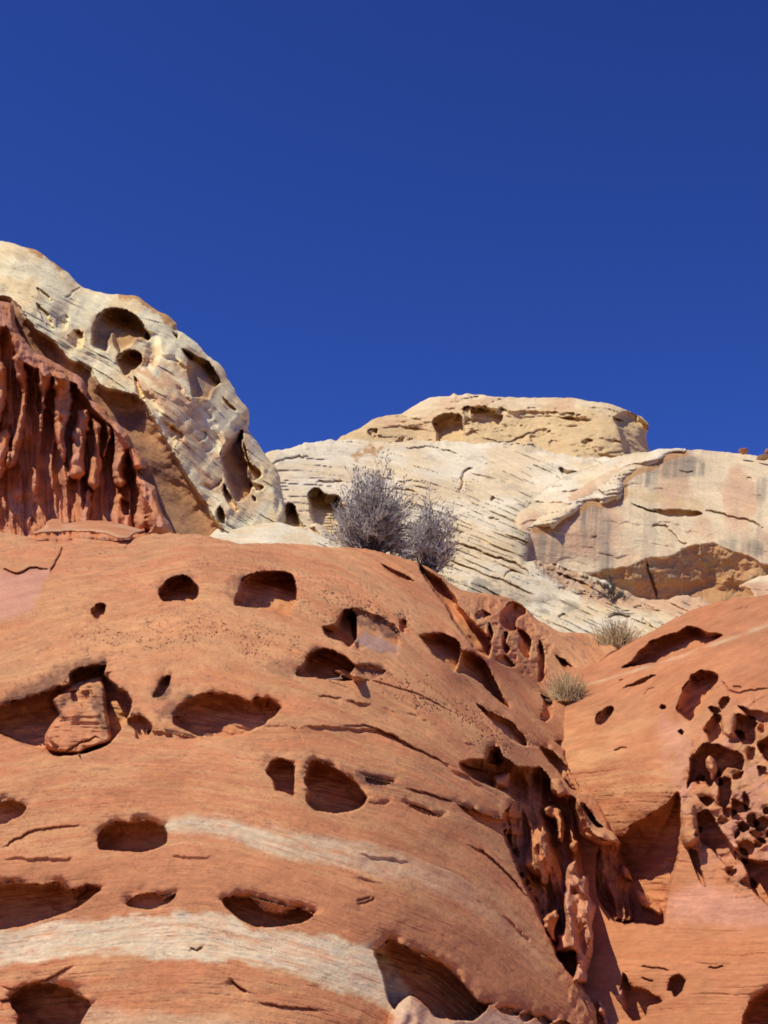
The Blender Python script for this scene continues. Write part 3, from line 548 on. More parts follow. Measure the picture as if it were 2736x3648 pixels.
CAV = [(V(7, (622, 552), (700, 500), (750, 430), (830, 370), (870, 345), (1000, 308), (1100, 258), (1150, 262), (1220, 298), (1300, 303), (1342, 325), (1250, 372), (1150, 427), (1000, 474), (850, 524), (710, 545)), 1.3, 26),
       (V(7, (615, 698), (700, 665), (800, 620), (875, 598), (800, 652), (720, 684)), .35, 10),
       (V(7, (438, 937), (455, 885), (510, 840), (557, 818), (570, 850), (550, 892), (510, 942), (475, 960)), .5, 18),
       (V(7, (888, 830), (905, 816), (937, 820), (940, 840), (915, 852)), .3, 9),
       (V(7, (1016, 850), (1028, 780), (1058, 700), (1098, 650), (1118, 600), (1180, 575), (1250, 578), (1302, 603), (1308, 640), (1272, 702), (1232, 752), (1202, 812), (1152, 882), (1105, 938), (1060, 893), (1030, 873)), 1.0, 30),
       (V(7, (1308, 800), (1328, 768), (1382, 758), (1388, 790), (1352, 842), (1330, 853)), .35, 12),
       (V(7, (1203, 992), (1250, 918), (1290, 878), (1332, 898), (1337, 980), (1352, 1032), (1300, 1062), (1250, 1088), (1228, 1030)), .6, 20), (V(7, (1238, 828), (1300, 826), (1332, 862), (1280, 882)), .3, 12),
       (V(7, (1418, 1002), (1428, 898), (1470, 876), (1542, 896), (1595, 940), (1572, 992), (1562, 1092), (1490, 1098), (1448, 1052)), .8, 24),
       (V(7, (1440, 815), (1530, 850), (1700, 880), (1700, 930), (1600, 942), (1500, 882)), .4, 18),
       (V(7, (1588, 1080), (1659, 1035), (1760, 1050), (1760, 1260), (1659, 1218), (1608, 1162)), .8, 24),
       (V(7, (1088, 1402), (1098, 1300), (1108, 1200), (1160, 1128), (1220, 1086), (1300, 1098), (1380, 1128), (1452, 1148), (1493, 1200), (1482, 1282), (1430, 1268), (1370, 1262), (1340, 1312), (1290, 1332), (1272, 1382), (1240, 1403), (1208, 1358), (1120, 1358)), .75, 24),
       (V(7, (1308, 1340), (1350, 1327), (1397, 1348), (1402, 1430), (1392, 1502), (1350, 1553), (1298, 1512), (1310, 1430)), .55, 18),
       (V(7, (1400, 1475), (1460, 1498), (1535, 1560), (1440, 1585), (1403, 1605)), .4, 14),
       (V(7, (1550, 1640), (1620, 1600), (1680, 1640), (1640, 1700), (1580, 1700)), .4, 14), (V(7, (1440, 1660), (1500, 1640), (1530, 1690), (1480, 1720)), .35, 12),
       (V(8, (1105, 402), (1140, 360), (1200, 330), (1260, 288), (1312, 238), (1327, 330), (1312, 500), (1283, 600), (1267, 690), (1255, 752), (1180, 748), (1070, 742), (1000, 640), (1000, 480), (1060, 420)), .95, 60),
       (V(8, (1385, 335), (1425, 308), (1470, 370), (1510, 430), (1540, 470), (1532, 532), (1490, 515), (1440, 460), (1400, 432)), .55, 18),
       (V(8, (1350, 460), (1388, 468), (1402, 540), (1417, 607), (1390, 572), (1368, 510)), .3, 10),
       (V(8, (1555, 495), (1620, 505), (1720, 520), (1760, 600), (1720, 700), (1659, 672), (1600, 622), (1578, 550)), .7, 20),
       (V(8, (1540, 440), (1570, 420), (1610, 440), (1600, 480), (1560, 480)), .3, 10), (V(8, (1590, 400), (1640, 380), (1700, 420), (1650, 440)), .3, 10), (V(8, (1480, 300), (1530, 310), (1560, 350), (1500, 340)), .3, 12),
       (V(8, (1272, 1000), (1284, 958), (1315, 940), (1342, 965), (1332, 1002), (1300, 1030), (1288, 1002)), .4, 14),
       (V(8, (1100, 935), (1135, 985), (1200, 1000), (1252, 1045), (1200, 1065), (1187, 1105), (1140, 1120), (1090, 1040)), .45, 24),  # added hollow, shaped after the shadow the gully column casts on the slope
       (V(8, (1550, 1200), (1568, 1080), (1620, 1018), (1680, 990), (1760, 1000), (1760, 1300), (1560, 1300)), .9, 30)]
for pts, h, ww in CAV: rt.carve(pts, h * .7, ww, 4, brow=.025)
r_ = random.Random(21); placed = []
for _ in range(400):                                          # smaller pockets that link the honeycomb together
    a_, b_ = r_.uniform(2480, 2760), r_.uniform(2560, 3170)
    if b_ > 3000 and a_ < 2600 or b_ < 2680 and a_ < 2570: continue
    ka = np.argmin((rt.X - a_) ** 2 + (rt.Y - b_) ** 2)
    if rt.hole[ka] > .1 or any((a_ - p_) ** 2 + ((b_ - q_) * .8) ** 2 < 54 ** 2 for p_, q_ in placed): continue
    placed.append((a_, b_)); ra, rb_, ro = r_.uniform(12, 30), r_.uniform(14, 36), r_.uniform(-.5, .3)
    rt.carve([(a_ + ra * math.cos(t_) * r_.uniform(.75, 1.2) + ro * rb_ * math.sin(t_), b_ + rb_ * math.sin(t_) * r_.uniform(.75, 1.2)) for t_ in np.arange(0, 6.2, .785)], r_.uniform(.14, .30), 18, 5, len(placed), brow=.03)
    if len(placed) > 26: break
rt.rib(V(7, (1218, 1200), (1245, 1168), (1290, 1220), (1302, 1280), (1285, 1335), (1262, 1350), (1240, 1292), (1220, 1250)), .65, 16)
rt.rib(V(8, (1322, 300), (1375, 290), (1395, 390), (1385, 440), (1340, 450), (1322, 400)), .25, 22)
rt.rib(V(7, (1330, 880), (1420, 870), (1425, 960), (1420, 1050), (1350, 1020), (1335, 960)), .15, 20)
rough = rt.mask(V(7, (1050, 1150), (1300, 900), (1900, 900), (1900, 2200), (1300, 2000), (1060, 1500)), 40, 40)
rt.d += rough * (.11 * fbm(rt.X / 95, rt.Y / 80, None, 5, 4, .45))
rt.carve(V(7, (1020, 1010), (1050, 990), (1070, 1020), (1055, 1035)), .2, 10)
rt.crack(V(8, (1165, 912), (1230, 918), (1290, 930)), .10, 5); rt.crack(V(8, (1420, 915), (1490, 910)), .10, 5); rt.crack(V(8, (1170, 955), (1220, 965)), .12, 5)
rt.crack(V(7, (560, 1140), (640, 1115), (680, 1120)), .08, 5); rt.crack(V(7, (770, 740), (830, 705), (870, 690)), .08, 5); rt.crack(V(7, (1400, 685), (1480, 695)), .10, 5); rt.crack(V(7, (1410, 140), (1540, 122)), .08, 4); rt.crack(V(7, (1320, 620), (1400, 720), (1560, 715), (1700, 690)), .10, 6)
rt.crack(V(7, (600, 645), (640, 640)), .08, 5)
rt.pits(5.5, .012, .55, .8 * rt.mask(V(7, (250, 1300), (900, 1250), (1050, 1450), (900, 1650), (600, 1700), (450, 1500)), 60, 40), 2)
rt.relief(.14, .012, 12, 4, .6)
X, Y = rt.X, rt.Y
c = mixc(np.tile(RED * .97, (len(X), 1)), TAN, sstep(2420, 2700, Y - .0 * X) * sstep(3150, 2900, Y) * sstep(-.4, .3, fbm(X / 120, rt.b / 20, None, 3)) * .8)
c = mixc(c, DEEP, sstep(.05, .5, fbm(X / 140, rt.b / 25, None, 13)) * .5)
vein = np.exp(-(np.abs(Y - np.interp(X, [1900, 2100, 2330, 2480, 2736, 3200], [2510, 2438, 2368, 2318, 2228, 2060])) / (4 + 4 * np.clip((X - 2100) / 600, 0, 1))) ** 2)
c = mixc(c, CREAM * .85, .6 * vein * sstep(2050, 2150, X) * np.clip(.55 + .9 * fbm(X / 40, Y / 40, None, 5), 0, 1))
c = mixc(c, PINK, rt.mask(V(7, (900, 950), (1050, 960), (1100, 1200), (1050, 1500), (980, 1300), (920, 1050)), 40, 40, 2) * .5)
c = mixc(c, PINK * 1.08, rt.mask(V(8, (1280, 640), (1400, 600), (1600, 650), (1700, 740), (1300, 745)), 30, 20, 2) * .7)
c = mixc(c, PINK * .95, rough * sstep(0, .4, fbm(X / 50, Y / 50, None, 6)) * .6)
c = mixc(c, VARN_SHADE * 2.6, rt.pit * .7)
c = c * (1 + .16 * fbm(X / 34, rt.b / 9, None, 83, 4, .6) + .10 * fbm(X / 120, Y / 90, None, 84, 4, .6))[:, None]
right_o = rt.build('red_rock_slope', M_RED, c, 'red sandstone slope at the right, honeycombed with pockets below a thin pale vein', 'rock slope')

# ------------------------------------------------------------------ main red dome in front
OUT = (V(4, (-900, 60), (-200, 60), (0, 56), (60, 60), (130, 80), (200, 90), (270, 102), (330, 78), (420, 85), (520, 90), (620, 66), (740, 58), (870, 70), (1000, 100), (1100, 102), (1200, 100), (1330, 112)) +
       V(2, (430, 1078), (540, 1075), (640, 1085), (780, 1110), (900, 1145), (980, 1170), (1060, 1210), (1140, 1270), (1220, 1320), (1300, 1345), (1400, 1355), (1500, 1375), (1600, 1420)) +
       V(7, (0, 190), (100, 250), (190, 300), (330, 305), (460, 320), (560, 350), (600, 430), (560, 460), (480, 530), (425, 610), (415, 690), (300, 775), (243, 802), (246, 950), (246, 1140), (232, 1175), (330, 1370), (440, 1440), (500, 1560)) +
       V(8, (1000, 250), (1040, 340), (1062, 392), (1095, 440), (1130, 560), (1150, 610), (1205, 640), (1257, 690), (1243, 742), (1080, 737), (1066, 800), (1072, 850), (1103, 862), (1097, 930), (1130, 1010), (1190, 1110), (1200, 1400), (1180, 2600), (-3000, 2600), (-3000, 0)))
main = Rock(OUT, [(0, 3648, 9.6), (700, 3648, 9.3), (1500, 3648, 9.6), (2000, 3648, 10.5), (2290, 3648, 11.2), (0, 3300, 10.1), (700, 3300, 9.8), (1500, 3300, 10.2), (2000, 3300, 11.4), (0, 2900, 11.0), (700, 2900, 10.7), (1400, 2900, 11.1), (1800, 2900, 12.1), (2100, 2900, 13.2),
                  (0, 2500, 12.3), (700, 2500, 12.1), (1400, 2500, 12.7), (1800, 2600, 13.4), (0, 2200, 13.9), (700, 2200, 13.7), (1300, 2200, 14.3), (1700, 2300, 14.9), (0, 2050, 15.1), (700, 2050, 14.8), (1200, 2080, 15.4), (0, 1960, 16.6), (700, 1960, 16.2), (1200, 2010, 16.6), (0, 1900, 18), (700, 1900, 18), (1200, 1950, 17.8), (1500, 2010, 17.9), (1650, 2080, 18),
                  (1850, 2160, 18.2), (2000, 2250, 18), (2150, 2290, 18), (2180, 2330, 17.2), (1950, 2350, 16.6), (1900, 2450, 15.6), (2020, 2500, 15.6), (2024, 2640, 14.6), (1700, 2400, 14.4), (2200, 3000, 13), (2300, 3300, 12), (-500, 2200, 13.9), (-500, 3000, 11), (-700, 5000, 8.6), (700, 5000, 8.2), (2000, 5000, 8.8), (-600, 1900, 18)],
            [(0, 2370, 2370), (300, 2270, 2370), (700, 2195, 2370), (1060, 2300, 2370), (1300, 2430, 2370), (1500, 2540, 2370), (1700, 2700, 2370), (0, 2050, 2100), (500, 1980, 2080), (900, 1960, 2080), (1300, 2080, 2080), (1550, 2250, 2080), (1750, 2420, 2080), (1950, 2620, 2080), (2000, 2300, 1950), (1800, 2180, 1930), (1550, 2050, 1930),
             (0, 2960, 2960), (350, 2920, 2960), (680, 2900, 2960), (900, 2930, 2960), (1200, 3010, 2960), (1500, 3120, 2960), (1800, 3300, 2960), (2000, 3480, 2960), (0, 2700, 2700), (400, 2660, 2700), (800, 2680, 2700), (1200, 2720, 2700), (1500, 2800, 2700), (1750, 2930, 2700),
             (0, 3320, 3320), (400, 3270, 3320), (750, 3250, 3320), (1000, 3320, 3320), (1300, 3420, 3320), (1600, 3560, 3320), (0, 3620, 3620), (700, 3560, 3620), (1200, 3640, 3620), (1900, 3648, 3150), (2150, 3000, 2400), (2000, 2800, 2250), (0, 2550, 2560), (500, 2540, 2560), (900, 2580, 2560), (1300, 2640, 2560)],
            rim=(14, .35), skirt=5)
mn = main
mn.relief(3.0, .22, 2, 3); mn.relief(.8, .05, 4)
rec = mn.mask(V(4, (-900, 640), (0, 640), (400, 560), (800, 420), (1300, 560), (1700, 800), (1659, 900), (900, 720), (300, 760), (-900, 900)), 60, 50)
mn.ledges(12, .004, 3, 90, .4, 2.2); mn.ledges(6, .0035, 8, 60, .3, 1.5)
CAVES = [(V(4, (383, 388), (400, 370), (430, 350), (447, 365), (443, 402), (425, 424), (400, 420)), .4, 14),
         (V(4, (666, 312), (690, 272), (730, 242), (780, 237), (822, 268), (842, 295), (832, 332), (800, 354), (740, 344), (690, 347)), .9, 22),
         (V(4, (990, 362), (1005, 300), (1030, 248), (1100, 222), (1180, 217), (1237, 238), (1252, 290), (1258, 340), (1235, 372), (1221, 410), (1150, 392), (1080, 377)), 1.2, 26),
         (V(6, (222, 355), (290, 330), (330, 268), (372, 258), (405, 300), (413, 400), (402, 432), (370, 463), (320, 432), (260, 412)), .9, 24),
         (V(6, (372, 262), (450, 262), (540, 300), (622, 350), (645, 395), (632, 500), (560, 490), (480, 462), (405, 460)), .32, 40),
         (V(6, (640, 320), (670, 310), (685, 350), (665, 385), (645, 370)), .3, 9),
         (V(6, (83, 612), (110, 570), (140, 508), (200, 472), (280, 475), (340, 508), (402, 560), (382, 600), (392, 640), (300, 643), (200, 630)), .8, 22),
         (V(6, (395, 555), (480, 558), (568, 592), (490, 637), (430, 605)), .2, 16),
         (V(6, (748, 402), (800, 383), (880, 388), (950, 428), (972, 470), (957, 540), (937, 588), (880, 552), (820, 502), (780, 452)), .7, 22),
         (V(6, (975, 478), (1030, 488), (1092, 530), (1132, 600), (1182, 700), (1225, 785), (1150, 735), (1080, 665), (1000, 612), (950, 592)), .7, 26),
         (V(6, (735, 5), (800, 55), (862, 98), (922, 168), (962, 240), (1042, 330), (1112, 400), (1138, 450), (1118, 512), (1060, 492), (1000, 422), (930, 322), (880, 232), (830, 172), (780, 102)), 1.1, 34),
         (V(6, (540, 10), (620, 48), (722, 107), (650, 92), (590, 62)), .4, 12),
         (V(6, (1178, 312), (1198, 250), (1250, 217), (1312, 248), (1322, 280), (1272, 312), (1267, 372), (1230, 373), (1188, 352)), .8, 18), (V(6, (1040, 282), (1090, 262), (1132, 290), (1060, 312)), .4, 12), (V(6, (1118, 325), (1142, 380), (1130, 430), (1110, 400)), .5, 10),
         (V(6, (1190, 388), (1222, 380), (1212, 440), (1232, 470), (1216, 498), (1190, 472)), .5, 12), (V(6, (1262, 362), (1312, 380), (1348, 430), (1332, 525), (1280, 472), (1290, 420)), .6, 14), (V(6, (1393, 420), (1417, 480), (1417, 625), (1388, 645), (1382, 520)), .5, 12),
         (V(6, (1478, 508), (1530, 528), (1582, 580), (1605, 625), (1540, 602)), .5, 14), (V(6, (1150, 520), (1200, 500), (1260, 560), (1240, 570), (1180, 550)), .3, 10),
         (V(6, (1398, 708), (1440, 728), (1465, 790), (1452, 842), (1420, 863), (1392, 852), (1415, 800), (1410, 750)), .6, 14), (V(6, (1472, 968), (1540, 968), (1532, 1018), (1500, 992)), .4, 12),
         (V(6, (1050, 765), (1110, 798), (1180, 828), (1252, 878), (1312, 940), (1323, 993), (1270, 983), (1200, 933), (1150, 883)), .6, 22),
         (V(6, (1385, 998), (1430, 998), (1490, 1048), (1542, 1110), (1602, 1200), (1613, 1245), (1560, 1222), (1500, 1142), (1440, 1072)), .7, 22),
         (V(6, (1100, 1075), (1108, 1008), (1150, 990), (1165, 1040), (1180, 1090)), .5, 14),
         (V(4, (-300, 880), (-30, 900), (0, 910), (100, 950), (180, 977), (240, 1000), (340, 992), (462, 947), (522, 872), (558, 790), (540, 738), (480, 690), (440, 650), (448, 612), (380, 618), (300, 645), (285, 690), (240, 708), (200, 727), (130, 747), (60, 767), (0, 785), (-300, 800)), 1.15, 34),
         (V(4, (538, 840), (590, 822), (642, 870), (632, 910), (600, 932), (575, 922), (570, 892), (543, 872)), .45, 14),
         (V(4, (628, 888), (740, 903), (830, 927), (700, 922), (630, 916)), .18, 8), (V(4, (648, 748), (668, 700), (700, 658), (720, 663), (712, 712), (682, 752)), .25, 10),
         (V(10, (852, 345), (870, 308), (920, 268), (980, 240), (1060, 233), (1150, 243), (1230, 275), (1268, 254), (1322, 256), (1372, 285), (1386, 305), (1362, 340), (1326, 368), (1300, 392), (1230, 427), (1150, 452), (1070, 463), (1000, 460), (940, 432), (890, 410), (858, 388)), 1.0, 34),
         (V(4, (1123, 1062), (1150, 1018), (1190, 1007), (1237, 1033), (1245, 1060), (1242, 1168), (1200, 1153), (1160, 1142), (1150, 1102)), .7, 20),
         (V(4, (1287, 1100), (1298, 1038), (1330, 1017), (1400, 1042), (1470, 1083), (1512, 1123), (1548, 1177), (1522, 1218), (1470, 1238), (1400, 1243), (1330, 1228), (1292, 1187), (1300, 1140)), 1.0, 30),
         (V(5, (418, 383), (418, 330), (450, 288), (500, 268), (560, 270), (620, 260), (692, 288), (708, 330), (702, 362), (650, 388), (590, 400), (500, 393)), .8, 26),
         (V(5, (-300, 200), (-30, 188), (50, 178), (112, 205), (92, 242), (40, 267), (0, 285), (-300, 300)), .5, 20),
         (V(5, (-300, 760), (-300, 540), (-30, 535), (60, 523), (150, 533), (250, 527), (300, 558), (370, 533), (428, 550), (380, 592), (330, 632), (250, 663), (160, 693), (60, 718)), 1.0, 30),
         (V(5, (535, 622), (570, 588), (610, 571), (660, 573), (690, 588), (745, 573), (720, 607), (668, 632), (630, 643), (590, 637)), .3, 14),
         (V(5, (937, 605), (975, 587), (1052, 586), (1082, 608), (1112, 638), (1190, 652), (1270, 635), (1323, 660), (1300, 688), (1240, 703), (1140, 718), (1070, 713), (1030, 693), (980, 658)), .7, 22),
         (V(5, (1052, 588), (1110, 603), (1200, 625), (1275, 640), (1190, 656), (1110, 642)), .12, 18),
         (V(5, (45, 1012), (88, 968), (160, 947), (230, 957), (300, 977), (362, 1018), (386, 1040), (362, 1082), (342, 1123), (320, 1180), (90, 1180), (73, 1080), (48, 1052)), .9, 30),
         (V(8, (143, 850), (175, 838), (200, 807), (240, 822), (330, 868), (402, 898), (452, 938), (502, 998), (542, 1038), (583, 1060), (562, 1092), (520, 1121), (450, 1118), (380, 1108), (350, 1073), (320, 1043), (280, 1024), (240, 1052), (220, 1078), (198, 1040), (183, 970), (158, 900)), 1.0, 34),
         (V(8, (615, 1072), (660, 1077), (700, 1087), (700, 1100), (640, 1092)), .2, 8), (V(8, (705, 1095), (740, 1088), (760, 1110), (720, 1125)), .25, 10), (V(8, (770, 1110), (800, 1105), (830, 1125), (800, 1140)), .25, 10), (V(8, (830, 1130), (880, 1120), (910, 1150), (860, 1160)), .25, 10),
         (V(8, (462, 283), (520, 306), (580, 330), (642, 348), (655, 380), (640, 410), (590, 378), (530, 347)), .4, 14),
         (V(8, (110, 180), (170, 195), (215, 205), (170, 215), (120, 205)), .15, 8), (V(8, (265, 285), (310, 300), (400, 335), (330, 322)), .12, 7), (V(8, (120, 282), (200, 280), (180, 290)), .1, 5)]
for pts, h, ww in CAVES: mn.carve(pts, h * (.62 if np.mean([p_[1] for p_ in pts]) > 2450 else 1.0), ww, 3.6, brow=.05)
# the block that stands in the big alcove
mn.rib(V(10, (255, 262), (320, 215), (380, 178), (482, 148), (514, 165), (526, 300), (546, 468), (470, 502), (390, 532), (290, 528), (238, 512), (222, 440), (268, 362), (292, 338)), .36, 14, 3, lump=.05)
mn.rib(V(10, (258, 265), (330, 232), (440, 212), (512, 200), (524, 300), (543, 466), (470, 500), (390, 530), (290, 526), (240, 510), (226, 440), (272, 362), (294, 338)), .30, 12, 3, lump=.05)
mn.carve(V(10, (352, 232), (440, 214), (456, 240), (420, 280), (408, 308), (396, 282), (358, 275)), .22, 10); mn.crack(V(10, (270, 545), (340, 520), (400, 480), (470, 455), (530, 465)), .12, 6); mn.carve(V(10, (232, 450), (250, 470), (290, 490), (285, 522), (245, 518)), .10, 14)
mn.rib(V(6, (285, 580), (340, 575), (400, 600), (450, 630), (380, 640), (310, 605)), .35, 10)
mn.rib(V(8, (205, 1100), (240, 1045), (285, 1018), (330, 1050), (360, 1085), (460, 1125), (470, 1220), (200, 1220)), .30, 60, 2)
# the gully: a deep cleft with fretted columns
mn.carve(V(8, (473, 125), (515, 110), (575, 110), (592, 73), (622, 68), (650, 110), (700, 138), (780, 143), (822, 190), (832, 245), (900, 250), (935, 290), (985, 400), (1060, 430), (1110, 445), (1180, 560), (1300, 690), (1290, 760), (1180, 760), (1100, 735), (1085, 800), (1130, 860), (1120, 940), (1150, 1000), (1240, 1110), (1240, 1700), (1060, 1700), (1000, 1140), (980, 1050),
                 (850, 885), (828, 830), (758, 680), (718, 600), (678, 500), (638, 400), (652, 370), (640, 335), (672, 270), (640, 240), (590, 217), (530, 192), (483, 157)), 1.0, 60, 4, lump=.03)
gul = mn.mask(V(8, (640, 230), (820, 140), (1000, 250), (1300, 650), (1240, 1500), (1000, 1300), (850, 900), (650, 400)), 20, 20)
rg = lambda v: 1 - np.abs(v) * 2.2
xr = mn.X - .16 * (mn.Y - 3100) + 26 * fbm(mn.X / 120, mn.Y / 120, None, 71, 3)
mn.d -= gul * mn.hole * (.34 * rg(noise(xr / 78, mn.Y / 420, None, 61)) + .13 * rg(fbm(xr / 34, mn.Y / 230, None, 62, 2)))
mn.d += gul * mn.hole * .03 * (np.abs(fbm(mn.X / 26, mn.Y / 44, None, 141, 4, .6)) * 3 - .7)
mn.d += gul * (.03 * fbm(mn.X / 30, mn.Y / 50, None, 6, 4, .55))
RIBS = [(V(8, (597, 180), (662, 162), (657, 222), (608, 222)), 1.2, 16), (V(8, (798, 300), (830, 288), (862, 310), (878, 380), (866, 442), (845, 402), (838, 345), (803, 335)), 1.5, 14),
        (V(8, (740, 440), (768, 393), (802, 403), (822, 470), (825, 540), (800, 600), (765, 560), (722, 522)), 1.2, 26),
        (V(8, (883, 540), (915, 503), (928, 560), (967, 560), (977, 640), (1003, 690), (987, 740), (987, 830), (975, 900), (962, 972), (908, 967), (925, 900), (915, 852), (880, 862), (848, 852), (850, 790), (875, 770), (875, 640)), 1.7, 22),
        (V(8, (798, 722), (842, 688), (858, 720), (837, 772), (842, 825), (808, 782)), 1.4, 14), (V(8, (895, 440), (925, 430), (930, 460), (905, 470)), 1.3, 10),
        (V(8, (922, 270), (977, 298), (988, 358), (1052, 388), (1092, 398), (1085, 442), (1010, 442), (960, 422), (928, 392)), 1.5, 18),
        (V(8, (998, 870), (1052, 838), (1068, 880), (1052, 960), (1093, 958), (1123, 1008), (1185, 1120), (1190, 1300), (1080, 1300), (1008, 1100), (998, 1050), (1010, 960)), 1.6, 24),
        (V(8, (1097, 518), (1142, 538), (1148, 582), (1097, 562)), 1.2, 12), (V(8, (1148, 612), (1180, 597), (1258, 690), (1242, 718), (1168, 672)), 1.3, 12),
        (V(8, (820, 200), (860, 190), (885, 240), (850, 260)), .9, 12)]
for pts, h, ww in RIBS: mn.rib(pts, h * .5, ww * 1.1, 4, lump=.12)
mn.carve(V(8, (935, 290), (950, 280), (1000, 350), (1025, 372), (1000, 375), (960, 330)), .8, 12)
back = mn.mask(V(6, (980, 220), (1150, 180), (1350, 300), (1450, 450), (1420, 640), (1300, 560), (1100, 420)), 20, 20)
mn.d += back * .10 * np.abs(fbm(mn.X / 40, mn.Y / 40, None, 15, 5, .55)) * 2
for pts, h, b in ((V(8, (500, 440), (560, 470), (620, 520), (690, 590), (745, 655)), .07, .05), (V(5, (360, 285), (200, 295), (130, 315), (60, 350), (0, 385)), .06, .03), (V(4, (1190, 870), (1250, 890), (1285, 950)), .02, .0),
                  (V(5, (0, 960), (60, 975), (200, 935), (280, 890), (320, 875)), .06, .03), (V(5, (980, 930), (1000, 965), (1050, 985)), .08, .05), (V(5, (1080, 1025), (1200, 1050), (1360, 1065)), .06, .03), (V(4, (210, 235), (270, 105)), .2, .08), (V(4, (0, 205), (70, 228), (130, 205), (215, 210)), .2, .12),
                   (V(6, (300, 885), (450, 885), (560, 920), (690, 990), (830, 1060), (930, 1100)), .07, .05), (V(6, (280, 600), (480, 640), (700, 700), (950, 820)), .05, .03),
                  (V(6, (200, 720), (330, 735)), .06, .03), (V(6, (680, 1300), (760, 1330), (850, 1370)), .09, .06), (V(6, (660, 1220), (800, 1250), (930, 1300)), .09, .04), (V(5, (0, 1025), (50, 1022)), .08, .04), (V(5, (800, 800), (830, 810), (860, 797)), .05, .03), (V(5, (1500, 620), (1560, 605), (1580, 580)), .04, .02),
                  (V(4, (380, 150), (450, 148), (510, 165)), .07, .03), (V(4, (560, 70), (520, 130)), .1, .05), (V(8, (70, 660), (110, 650), (130, 640)), .05, .02)):
    mn.crack(pts, h, 5, 4, 3, b)
pw = np.maximum(mn.mask(V(4, (900, 150), (1250, 150), (1659, 330), (1700, 480), (1300, 400), (1000, 250), (850, 200)), 60, 60), mn.mask(V(4, (300, 450), (800, 400), (1250, 480), (1300, 600), (900, 540), (400, 560)), 50, 50) * .7)
pw = np.maximum(pw, mn.mask(V(6, (450, 600), (800, 680), (1200, 860), (1400, 1000), (1100, 980), (700, 760)), 50, 40))
for pts, h in ((V(4, (-200, 690), (0, 640), (300, 560), (600, 480), (900, 415), (1250, 570), (1500, 720)), .06), (V(6, (-200, 700), (200, 720), (500, 770), (800, 860), (1150, 1060)), .10), (V(6, (-200, 880), (300, 890), (560, 920), (830, 1060), (1230, 1290)), .14),
               (V(4, (-100, 1110), (300, 1060), (700, 1040), (1100, 1090)), .07), (V(5, (-100, 420), (300, 425), (700, 415), (1200, 440), (1659, 540)), .07), (V(8, (0, 470), (300, 520), (600, 690), (800, 860)), .08), (V(4, (500, 180), (900, 190), (1300, 270), (1659, 430)), .06)):
    qf = curve(pts, False, 12, 8, 5); kf = mn.near(qf, 130)
    df, cxf, cyf = seg_near(qf, False, mn.X[kf], mn.Y[kf]); sg = np.sign(mn.Y[kf] - cyf)
    ef = np.clip(np.minimum(np.hypot(cxf - qf[0, 0], cyf - qf[0, 1]), np.hypot(cxf - qf[-1, 0], cyf - qf[-1, 1])) / 120, 0, 1) * np.clip(.6 + .9 * fbm(mn.X[kf] / 130, mn.Y[kf] / 130, None, 7, 2), 0, 1.4)
    ef *= sstep(-.15, .25, fbm(mn.X[kf] / 170, mn.Y[kf] / 300, None, 9, 3))
    mn.d[kf] += .55 * h * ef * np.where(sg > 0, np.exp(-df / 34.) * sstep(0, 5, df), -.5 * np.exp(-df / 26.) * sstep(0, 3, df)) * (1 - mn.hole[kf])
mn.pits(5.0, .035, .42, pw, 2)
bz = np.maximum(mn.mask(V(5, (690, 275), (950, 252), (1300, 325), (1659, 390), (1659, 512), (1350, 442), (1020, 357), (700, 312)), 12, 10, 5, 60), mn.mask(V(5, (-900, 800), (150, 695), (700, 660), (950, 668), (1400, 752), (1640, 860), (1640, 1062), (1300, 932), (900, 852), (400, 832), (-900, 950)), 12, 10, 6, 60))
mn.d += bz * (.006 + .004 * fbm(mn.X / 40, mn.b / 9, None, 33, 4, .6)) * (1 - mn.hole)
mn.relief(.16, .010, 12, 4, .6)
X, Y = mn.X, mn.Y
bn = fbm(X / 200, mn.b / 26, None, 3, 5, .6)
c = mixc(np.tile(RED * 1.05, (len(X), 1)), TAN, sstep(-.35, .35, bn) * .75)
c = mixc(c, DEEP * 1.15, sstep(.1, .5, fbm(X / 200, mn.b / 14, None, 23, 4)) * .5)
c = mixc(c, RED * .95, mn.mask(V(5, (-900, 440), (0, 440), (600, 420), (1000, 430), (1500, 540), (2200, 800), (2800, 1300), (2600, 1400), (1600, 780), (1200, 720), (900, 640), (400, 660), (-900, 740)), 26, 16, 3) * .85)
c = mixc(c, TAN * 1.08, mn.mask(V(4, (-900, 560), (0, 540), (500, 400), (900, 350), (1300, 480), (1250, 600), (800, 600), (0, 760), (-900, 800)), 70, 60, 4) * .45)
b1 = mn.mask(V(5, (690, 275), (800, 240), (950, 252), (1100, 285), (1300, 325), (1500, 350), (1659, 390), (1900, 480), (2100, 600), (2280, 780), (2340, 960), (2260, 900), (2100, 730), (1900, 600), (1659, 512), (1480, 472), (1350, 442), (1170, 412), (1020, 357), (900, 322), (700, 312)), 18, 10, 5, 60) * np.clip(1.2 - (X - 600) / 1150, .12, 1)
b2 = mn.mask(V(5, (-900, 800), (-30, 745), (150, 695), (400, 672), (700, 660), (850, 650), (950, 668), (1050, 715), (1200, 738), (1400, 752), (1560, 792), (1640, 860), (1720, 1000), (1700, 1090), (1640, 1062), (1500, 1003), (1300, 932), (1100, 872), (900, 852), (700, 842), (400, 832), (200, 842), (-30, 872), (-900, 950)), 12, 15, 6, 70)
b3 = mn.mask(V(5, (380, 1060), (600, 1075), (850, 1085), (1050, 1110), (1250, 1200), (1100, 1300), (300, 1300), (360, 1120)), 24, 14, 7, 50)
b4 = mn.mask(V(8, (222, 1078), (280, 1020), (350, 1075), (450, 1120), (580, 1080), (700, 1110), (900, 1180), (900, 1400), (200, 1400)), 10, 8, 8, 40)
